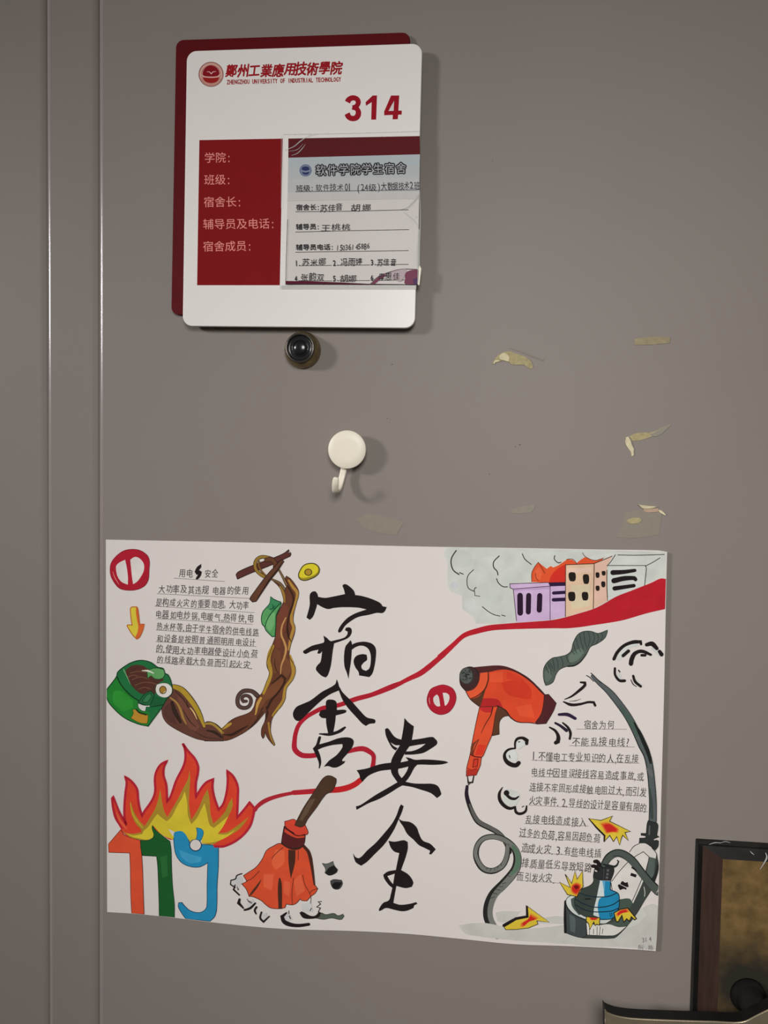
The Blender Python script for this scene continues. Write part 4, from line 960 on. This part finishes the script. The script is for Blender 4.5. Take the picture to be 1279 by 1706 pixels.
a.fill((199, 202, 196), '570,700 600,660 720,700 740,760 690,850 600,840 560,780'); a.line(BLK, '555,650 522,715 530,790 585,855 640,875 690,860', [1.4, 4.6, 6, 6, 5.4, 3.6]); a.line(BLK, '688,862 700,915 745,932 800,905 812,850', [3.4, 4.6, 4.6, 4, 2.6])
a.disc(BLK, (598, 710), 30, 30); a.line(BLK, '600,730 640,765 690,772 728,748', [5, 5, 4.4, 2.2]); a.line((90, 88, 86), '765,860 780,850', 1.8)
done(a, 'smoke_puff_drawing', 'black ink smoke curls and wind lines')
# extension lead, sockets, plug
a = art().frame(*FT)
a.fill((190, 188, 180), '90,1030 250,1008 380,1010 600,1050 830,1068 1279,1020 1400,1000 1500,1150 1300,1228 1000,1215 700,1195 450,1170 300,1150 160,1120')
a.fill((192, 190, 182), '480,900 560,880 740,885 700,930 580,1000 500,990'); a.fill((193, 191, 184), '950,960 1150,930 1210,950 1210,1020 950,1010')
a.frame(*FU)
a.fill((190, 188, 181), '640,1080 780,980 940,800 1060,740 1118,760 1110,1100 1100,1225 700,1200 300,1185 100,1150 130,1060'); a.fill((198, 197, 190), '850,820 960,780 1000,860 900,960 800,1000')
a.shape((62, 68, 64), '1112,240 1128,370 1082,520 1040,610 970,720 900,840 800,970 700,1075 650,1105 400,1107 300,1100 200,1072 128,1042 124,860 130,710 200,690 350,860 540,930 620,880 700,790 720,700 820,690 860,730 960,500 1020,240 1060,150', (38, 42, 40), 1.2)
a.fill((208, 203, 197), '620,512 645,410 720,275 830,165 920,100 1000,108 1075,155 1105,205 1098,262 1030,240 1000,400 960,515 860,735 810,690 720,690 640,640')
a.fill((84, 94, 88), '1030,240 1095,255 1080,420 1045,520 1000,470 985,420'); a.fill((40, 42, 40), '1112,300 1130,372 1090,500 1050,480 1095,400'); a.fill((70, 84, 74), '720,692 820,685 858,735 800,800 700,800')
a.lines((56, 40, 44), 1.2, '632,500 700,410 800,300 875,240 968,185 1030,240', '1030,240 1010,340 990,440', '950,480 900,600 850,712', '820,190 865,130 925,98', '1060,145 1105,200 1115,245', '640,620 625,520')
a.line((200, 198, 190), '975,560 985,620 980,660', 1.0)
a.shape((209, 205, 198), '360,940 480,965 600,955 700,985 790,980 700,1058 640,1080 370,1072', (50, 50, 48), .8, corner=40); a.fill((72, 84, 76), '600,955 680,920 800,880 850,890 790,975 700,978')
for t_ in ('395,955 395,1070', '437,1010 437,1060', '475,985 475,1078', '510,985 500,1078', '537,1005 530,1060'): a.line((70, 66, 60), t_, 1.0, False)
a.shape((196, 202, 197), '145,735 150,690 190,655 250,648 300,700 400,850 600,890 655,888 610,925 560,952 480,948 350,905 230,850 170,790', (46, 52, 48), 1.1); a.fill((74, 84, 80), '195,690 250,660 300,700 330,850 280,860 210,770')
a.shape((64, 70, 72), '133,712 165,795 250,870 358,915 362,1085 300,1100 200,1072 128,1042', (34, 38, 38), 1.0); a.fill((86, 94, 96), '180,850 240,890 240,1050 190,1030'); a.line((30, 30, 30), '136,710 134,880 138,1042', [2, 4.5, 4.5])
a.shape((58, 66, 60), '440,440 438,500 400,545 330,575 275,600 240,680 240,760 290,840 360,880 500,908 520,700 520,350', (32, 38, 34), 1.1)
a.fill((34, 128, 168), '500,490 620,500 618,590 700,632 712,700 702,800 645,892 560,908 485,905 470,760 510,680 540,600'); a.fill((196, 204, 202), '508,490 530,500 548,600 552,662 500,690 482,780 500,885 436,862 445,780 470,680 488,590')
a.fill((96, 160, 190), '530,495 560,500 556,600 548,600')
for t_ in ('300,630 380,655 480,668 600,660 690,622', '245,690 330,740 440,775 560,772 650,745 712,702', '250,750 330,800 440,825 550,825 640,815 705,785'): a.line((26, 44, 56), t_, 1.7)
a.line((24, 44, 56), '620,500 616,590 700,632 712,700 702,800 645,892 560,908 480,905', 1.5); a.line((28, 36, 36), '350,690 400,688', 2.4); a.lines((20, 70, 96), 1.4, '610,840 620,880', '630,835 635,870')
a.shape((44, 46, 46), '435,450 445,390 470,330 530,310 650,335 655,400 622,492 500,482', (26, 26, 28), 1.0); a.line(BLK, '452,290 475,290 505,330', [6, 6.5, 6.5]); a.line(BLK, '425,340 450,340 485,375', [5.5, 6, 6]); a.fill(PAP, '455,378 480,392 470,400 450,390', False)
for x, y in ((590, 385), (585, 425), (580, 462)): a.fill((92, 92, 98), [(x - 12, y - 12), (x + 14, y - 14), (x + 12, y + 12), (x - 12, y + 12)], False)
a.line((70, 70, 74), '550,340 545,470', 1.2)
a.line((32, 36, 34), '545,330 600,245 680,200 760,215 850,280 920,370 1000,470 1060,540 1128,608', [11, 13, 13, 13.5, 13.5, 13.5, 13.5, 14, 15]); a.line((76, 84, 78), '548,325 603,248 682,204 760,219 848,284 918,374 997,474 1057,544 1125,608', [8, 10, 10.5, 11, 11, 11, 11, 11.5, 12.5])
a.line((38, 42, 40), '540,318 620,345 680,335 705,290 690,275', [2.5, 4, 4, 3, 1.5]); a.line((50, 56, 52), '650,230 720,235 790,280', [1, 2, 1])
a.fill(BLK, '838,410 898,430 888,460 828,440', False); a.fill(BLK, '850,340 888,372 905,400 880,385 838,358', False); a.fill(BLK, '735,505 750,497 775,515 800,508 812,560 790,562 722,530'); a.fill(BLK, '695,545 710,530 790,572 785,592 760,582 720,594 708,575')
a.frame(*FQ)
cab = '425,552 480,610 600,715 700,835 800,975 868,1098 925,1220 955,1290 1010,1400 1040,1540 1058,1700 1070,1900 1068,2100'
a.line((36, 42, 40), cab, [5, 8, 11, 11.5, 12, 12.5, 13, 12.5, 12, 12, 12.6, 13, 13.6]); a.line((84, 90, 92), cab, [3, 5.6, 8.6, 9, 9.5, 9.5, 9.5, 9, 8.6, 9, 9.6, 10.4, 11])
a.line((70, 88, 80), '720,870 800,980 868,1100 905,1190', [4, 8, 9, 4]); a.line((30, 34, 32), '870,1050 925,1150 975,1260 1020,1370 1045,1480', [2, 6, 7, 7, 3]); a.line((98, 98, 100), '1005,1540 1030,1560 1060,1620', [3, 8, 4]); a.line((60, 70, 66), '1035,1750 1050,1900 1060,2060', [3, 6, 5])
a.line((44, 46, 44), '362,545 400,568 440,610', [1.4, 1.6, 1]); a.line((44, 46, 44), '410,520 440,548 520,630', [1.4, 1.6, 1])
a.frame(*FS)
a.shape((46, 50, 48), '1020,1005 1112,1030 1125,1062 1112,1160 1135,1180 1080,1200 1130,1222 1125,1279 1095,1320 1000,1248 925,1243 930,1192 990,1188 945,1160 945,1140 1000,1142 1008,1045', (28, 30, 30), 1.0, corner=40); a.line((84, 90, 88), '1035,1060 1030,1150', [2, 3]); a.line(PAP, '950,1172 985,1178', 2.0); a.line(PAP, '1085,1208 1128,1200', 1.6)
YE = (210, 184, 58); RR = (196, 40, 34)
def burst(fr, outl, red, w_=1.3):
    a.frame(*fr); a.fill(YE, outl, False)
    c = P(red); cx = sum(p[0] for p in c) / len(c); cy = sum(p[1] for p in c) / len(c)
    for s_, cc in ((1.18, (214, 150, 52)), (1.0, (208, 96, 42)), (.8, RR)): a.fill(cc, [(cx + (p[0] - cx) * s_, cy + (p[1] - cy) * s_) for p in c])
    a.line(BLK, outl, w_, False, True)
burst(FS, '385,982 515,1003 638,956 608,1012 830,1120 772,1132 808,1218 748,1160 735,1190 715,1265 685,1175 650,1228 610,1162 550,1228 555,1165 450,1060', '520,1040 600,1030 700,1095 690,1130 640,1128 575,1138')
a.line(BLK, '388,985 470,1080 555,1165 552,1225', [1.5, 2.5, 3.5, 2.5], False)
burst(FU, '75,510 190,568 135,425 205,525 240,395 262,480 320,392 326,560 290,600 262,665 200,650 160,642', '215,540 260,520 300,540 295,590 258,645 215,620 200,580')
a.fill((110, 24, 26), '225,550 260,545 285,565 250,590')
burst(FU, '360,878 505,888 500,968 470,958 455,972 440,930 400,1012 385,950 360,925', '395,885 490,892 460,912 410,912')
burst(FU, '655,838 720,800 800,785 895,898 875,912 840,878 820,925 790,900 760,935 740,860 700,932 680,930', '680,850 720,812 795,795 810,828 740,842 695,875', 1.7)
burst(FT, '565,1040 700,950 815,938 806,822 1052,1000 920,985 932,1020 830,1062 700,1078 590,1080', '850,915 930,960 900,975 840,995 780,1045 755,1040 760,1010 830,965', 1.1)
a.line(BLK, '572,1035 700,962 820,940 815,835', [5.5, 5, 4.4, 3.4], False)
done(a, 'extension_lead_drawing', 'sparking grey extension lead with blue plug')
a = art().frame(*FU)
a.text((104, 98, 98), '314', (940, 1130), (1060, 1118), 50, jit=.1); a.text((120, 114, 112), '阮.陈', (915, 1200), (1080, 1205), 56, jit=.1, adv={'.': .4})
done(a, 'signature')

# ------------------------------------------------------------------ lock plate and lever
M_black = mat('black_lacquer_and_reflection', (20, 19, 18), rough=0.45, spec=.2, noise=0.2, scale=90)
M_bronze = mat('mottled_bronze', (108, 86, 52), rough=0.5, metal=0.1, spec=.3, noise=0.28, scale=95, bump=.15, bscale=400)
M_brown = mat('brown_bevel_reflection', (62, 45, 39), rough=0.4, metal=0.2, spec=.3, noise=0.25, scale=40, stretch=(6, 6, .6))  # brownish, streaked reflection of the side bevels painted into their colour
M_lever = mat('satin_bronze', (150, 138, 116), rough=0.25, metal=0.6, noise=0.1, scale=60)
M_boss = mat('dark_bronze', (22, 20, 18), rough=0.8, spec=.1, metal=0.0, noise=0.3, scale=80)
M_peel = mat('peeling_clear_film', (150, 148, 146), rough=0.15, noise=.1)
lock = empty('door_lock', at(1255, 1560, 0), 'dark bordered bronze lock plate with lever handle at the lower right of the door', 'door handle')
HL = .009
o_tl, o_bl = at(1163, 1404, HL), at(1153, 1760, HL)
xr = o_tl.x + .095; zt = o_tl.z; zb = zt - .245
outer = rounded([Vector((o_tl.x, zt)), Vector((xr, zt)), Vector((xr, zb)), Vector((o_tl.x, zb))], .0012, 3)
slab('plate_body', outer, 0, HL, M_black, lock, bev=.0006)
def bevel_frame(name, x0, x1, z0, z1, l, t, h0, h1, material, side):
    A = [(x0, z1), (x1, z1), (x1, z0), (x0, z0)]; B = [(x0 + l, z1 - t), (x1 - l, z1 - t), (x1 - l, z0 + t), (x0 + l, z0 + t)]
    V = []; Fc = []
    for i in side:
        b = len(V); j = (i + 1) % 4
        V += [(A[i][0], -h0, A[i][1]), (A[j][0], -h0, A[j][1]), (B[j][0], -h1, B[j][1]), (B[i][0], -h1, B[i][1])]
        Fc.append((b, b + 1, b + 2, b + 3))
        V += [(A[i][0], -h0 + .002, A[i][1]), (A[j][0], -h0 + .002, A[j][1])]; Fc.append((b, b + 4, b + 5, b + 1))
    return mesh_obj(name, V, Fc, material, lock)
x0_, x1_ = o_tl.x + .0042, xr - .0042; z1_, z0_ = zt - .0022, zb + .0022
BL, BT = at(1203, 1430, .012).x - x0_, z1_ - at(1203, 1430, .012).z
bevel_frame('side_bevel', x0_, x1_, z0_, z1_, BL, BT, HL + .0003, .0135, M_brown, (3,))
bevel_frame('side_bevel', x0_, x1_, z0_, z1_, BL, BT, HL + .0003, .0135, M_brown, (1,))
# shadow and reflection of the boss painted into the bronze: noise-warped spot in the plate's own space
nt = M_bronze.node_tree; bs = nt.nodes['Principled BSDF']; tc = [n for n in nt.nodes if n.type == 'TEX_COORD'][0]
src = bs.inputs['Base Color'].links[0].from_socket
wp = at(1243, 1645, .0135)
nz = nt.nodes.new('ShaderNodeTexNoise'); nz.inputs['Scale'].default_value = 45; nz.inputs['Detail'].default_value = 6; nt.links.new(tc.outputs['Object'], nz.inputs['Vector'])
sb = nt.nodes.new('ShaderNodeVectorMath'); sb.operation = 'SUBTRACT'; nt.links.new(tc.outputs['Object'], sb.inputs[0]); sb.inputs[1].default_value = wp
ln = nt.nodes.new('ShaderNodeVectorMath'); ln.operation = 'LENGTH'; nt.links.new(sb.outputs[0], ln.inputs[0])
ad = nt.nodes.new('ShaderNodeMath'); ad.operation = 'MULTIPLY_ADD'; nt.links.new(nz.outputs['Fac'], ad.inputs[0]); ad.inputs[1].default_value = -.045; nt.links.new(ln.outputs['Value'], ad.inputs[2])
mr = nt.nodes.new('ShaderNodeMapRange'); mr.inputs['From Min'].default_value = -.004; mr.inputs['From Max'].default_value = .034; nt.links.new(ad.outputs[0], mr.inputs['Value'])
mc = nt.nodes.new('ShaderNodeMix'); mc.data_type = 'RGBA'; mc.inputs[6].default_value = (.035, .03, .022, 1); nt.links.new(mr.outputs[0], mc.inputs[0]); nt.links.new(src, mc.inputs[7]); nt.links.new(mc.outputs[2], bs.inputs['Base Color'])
bevel_frame('end_bevel', x0_, x1_, z0_, z1_, BL, BT, HL + .0003, .0135, M_black, (0,))  # black here stands for a dark reflection painted on the end bevels
bevel_frame('end_bevel', x0_, x1_, z0_, z1_, BL, BT, HL + .0003, .0135, M_black, (2,))
face = [Vector((x0_ + BL, z1_ - BT)), Vector((x1_ - BL, z1_ - BT)), Vector((x1_ - BL, z0_ + BT)), Vector((x0_ + BL, z0_ + BT))]
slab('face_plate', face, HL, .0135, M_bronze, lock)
f1 = [(1164, 1403, .0095), (1176, 1401, .0135), (1196, 1404, .0150), (1215, 1402.5, .0140), (1240, 1404, .013), (1265, 1406, .012)]
f2 = [(1166, 1410, .0098), (1180, 1412, .0125), (1196, 1408, .0150), (1218, 1409, .0145), (1240, 1420, .0150), (1262, 1424, .014)]
V = [at(*p) for p in f1] + [at(*p) for p in f2]
mesh_obj('peeling_film', V, [(i, i + 1, i + 7, i + 6) for i in range(5)], M_film, lock, True)['label'] = 'wrinkled clear protective film'
a = Art(Sheet(.0142), .00003)
for t_, w_ in (('1181,1407 1190,1404 1200,1404', [.6, 1.4, .6]), ('1249,1418 1253,1422 1256,1424', [.5, 1.6, .6]), ('1275,1421 1277,1428 1273,1437 1266,1448', [1.2, 3, 1.8, .8]), ('1198,1405 1208,1402 1216,1404', [.5, 1.0, .5])):
    a.line((168, 164, 162), t_, w_, px=True)
a.obj('film_crease', M_print, lock)
cb = at(1245, 1657, .0135)
lathe('spindle_boss', Vector((cb.x, 0, cb.z)), [(.0158, .0135), (.0158, .017), (.0135, .019), (.0115, .021), (.0115, .042)], M_boss, lock, 40)
H1, H2 = .040, .0535
def lv(px, py): return q2(px, py, H2)
lo = smooth([(1007.5, 1682), (1012, 1687), (1028, 1693), (1055, 1697), (1120, 1700), (1190, 1702), (1236, 1702.8), (1262, 1691), (1285, 1680), (1320, 1668), (1345, 1690), (1345, 1755), (1320, 1775), (1240, 1772), (1120, 1768), (1030, 1766), (1009, 1758)], True, 4)
lev = slab('lever_handle', [lv(p.x, p.y) for p in lo], H1, H2, M_lever, lock, bev=.0009, side_mat=M_black)
lev['label'] = 'flat lever with black sides and pale metal face'

bpy.data.objects.remove(_to)
bpy.data.curves.remove(_tc)
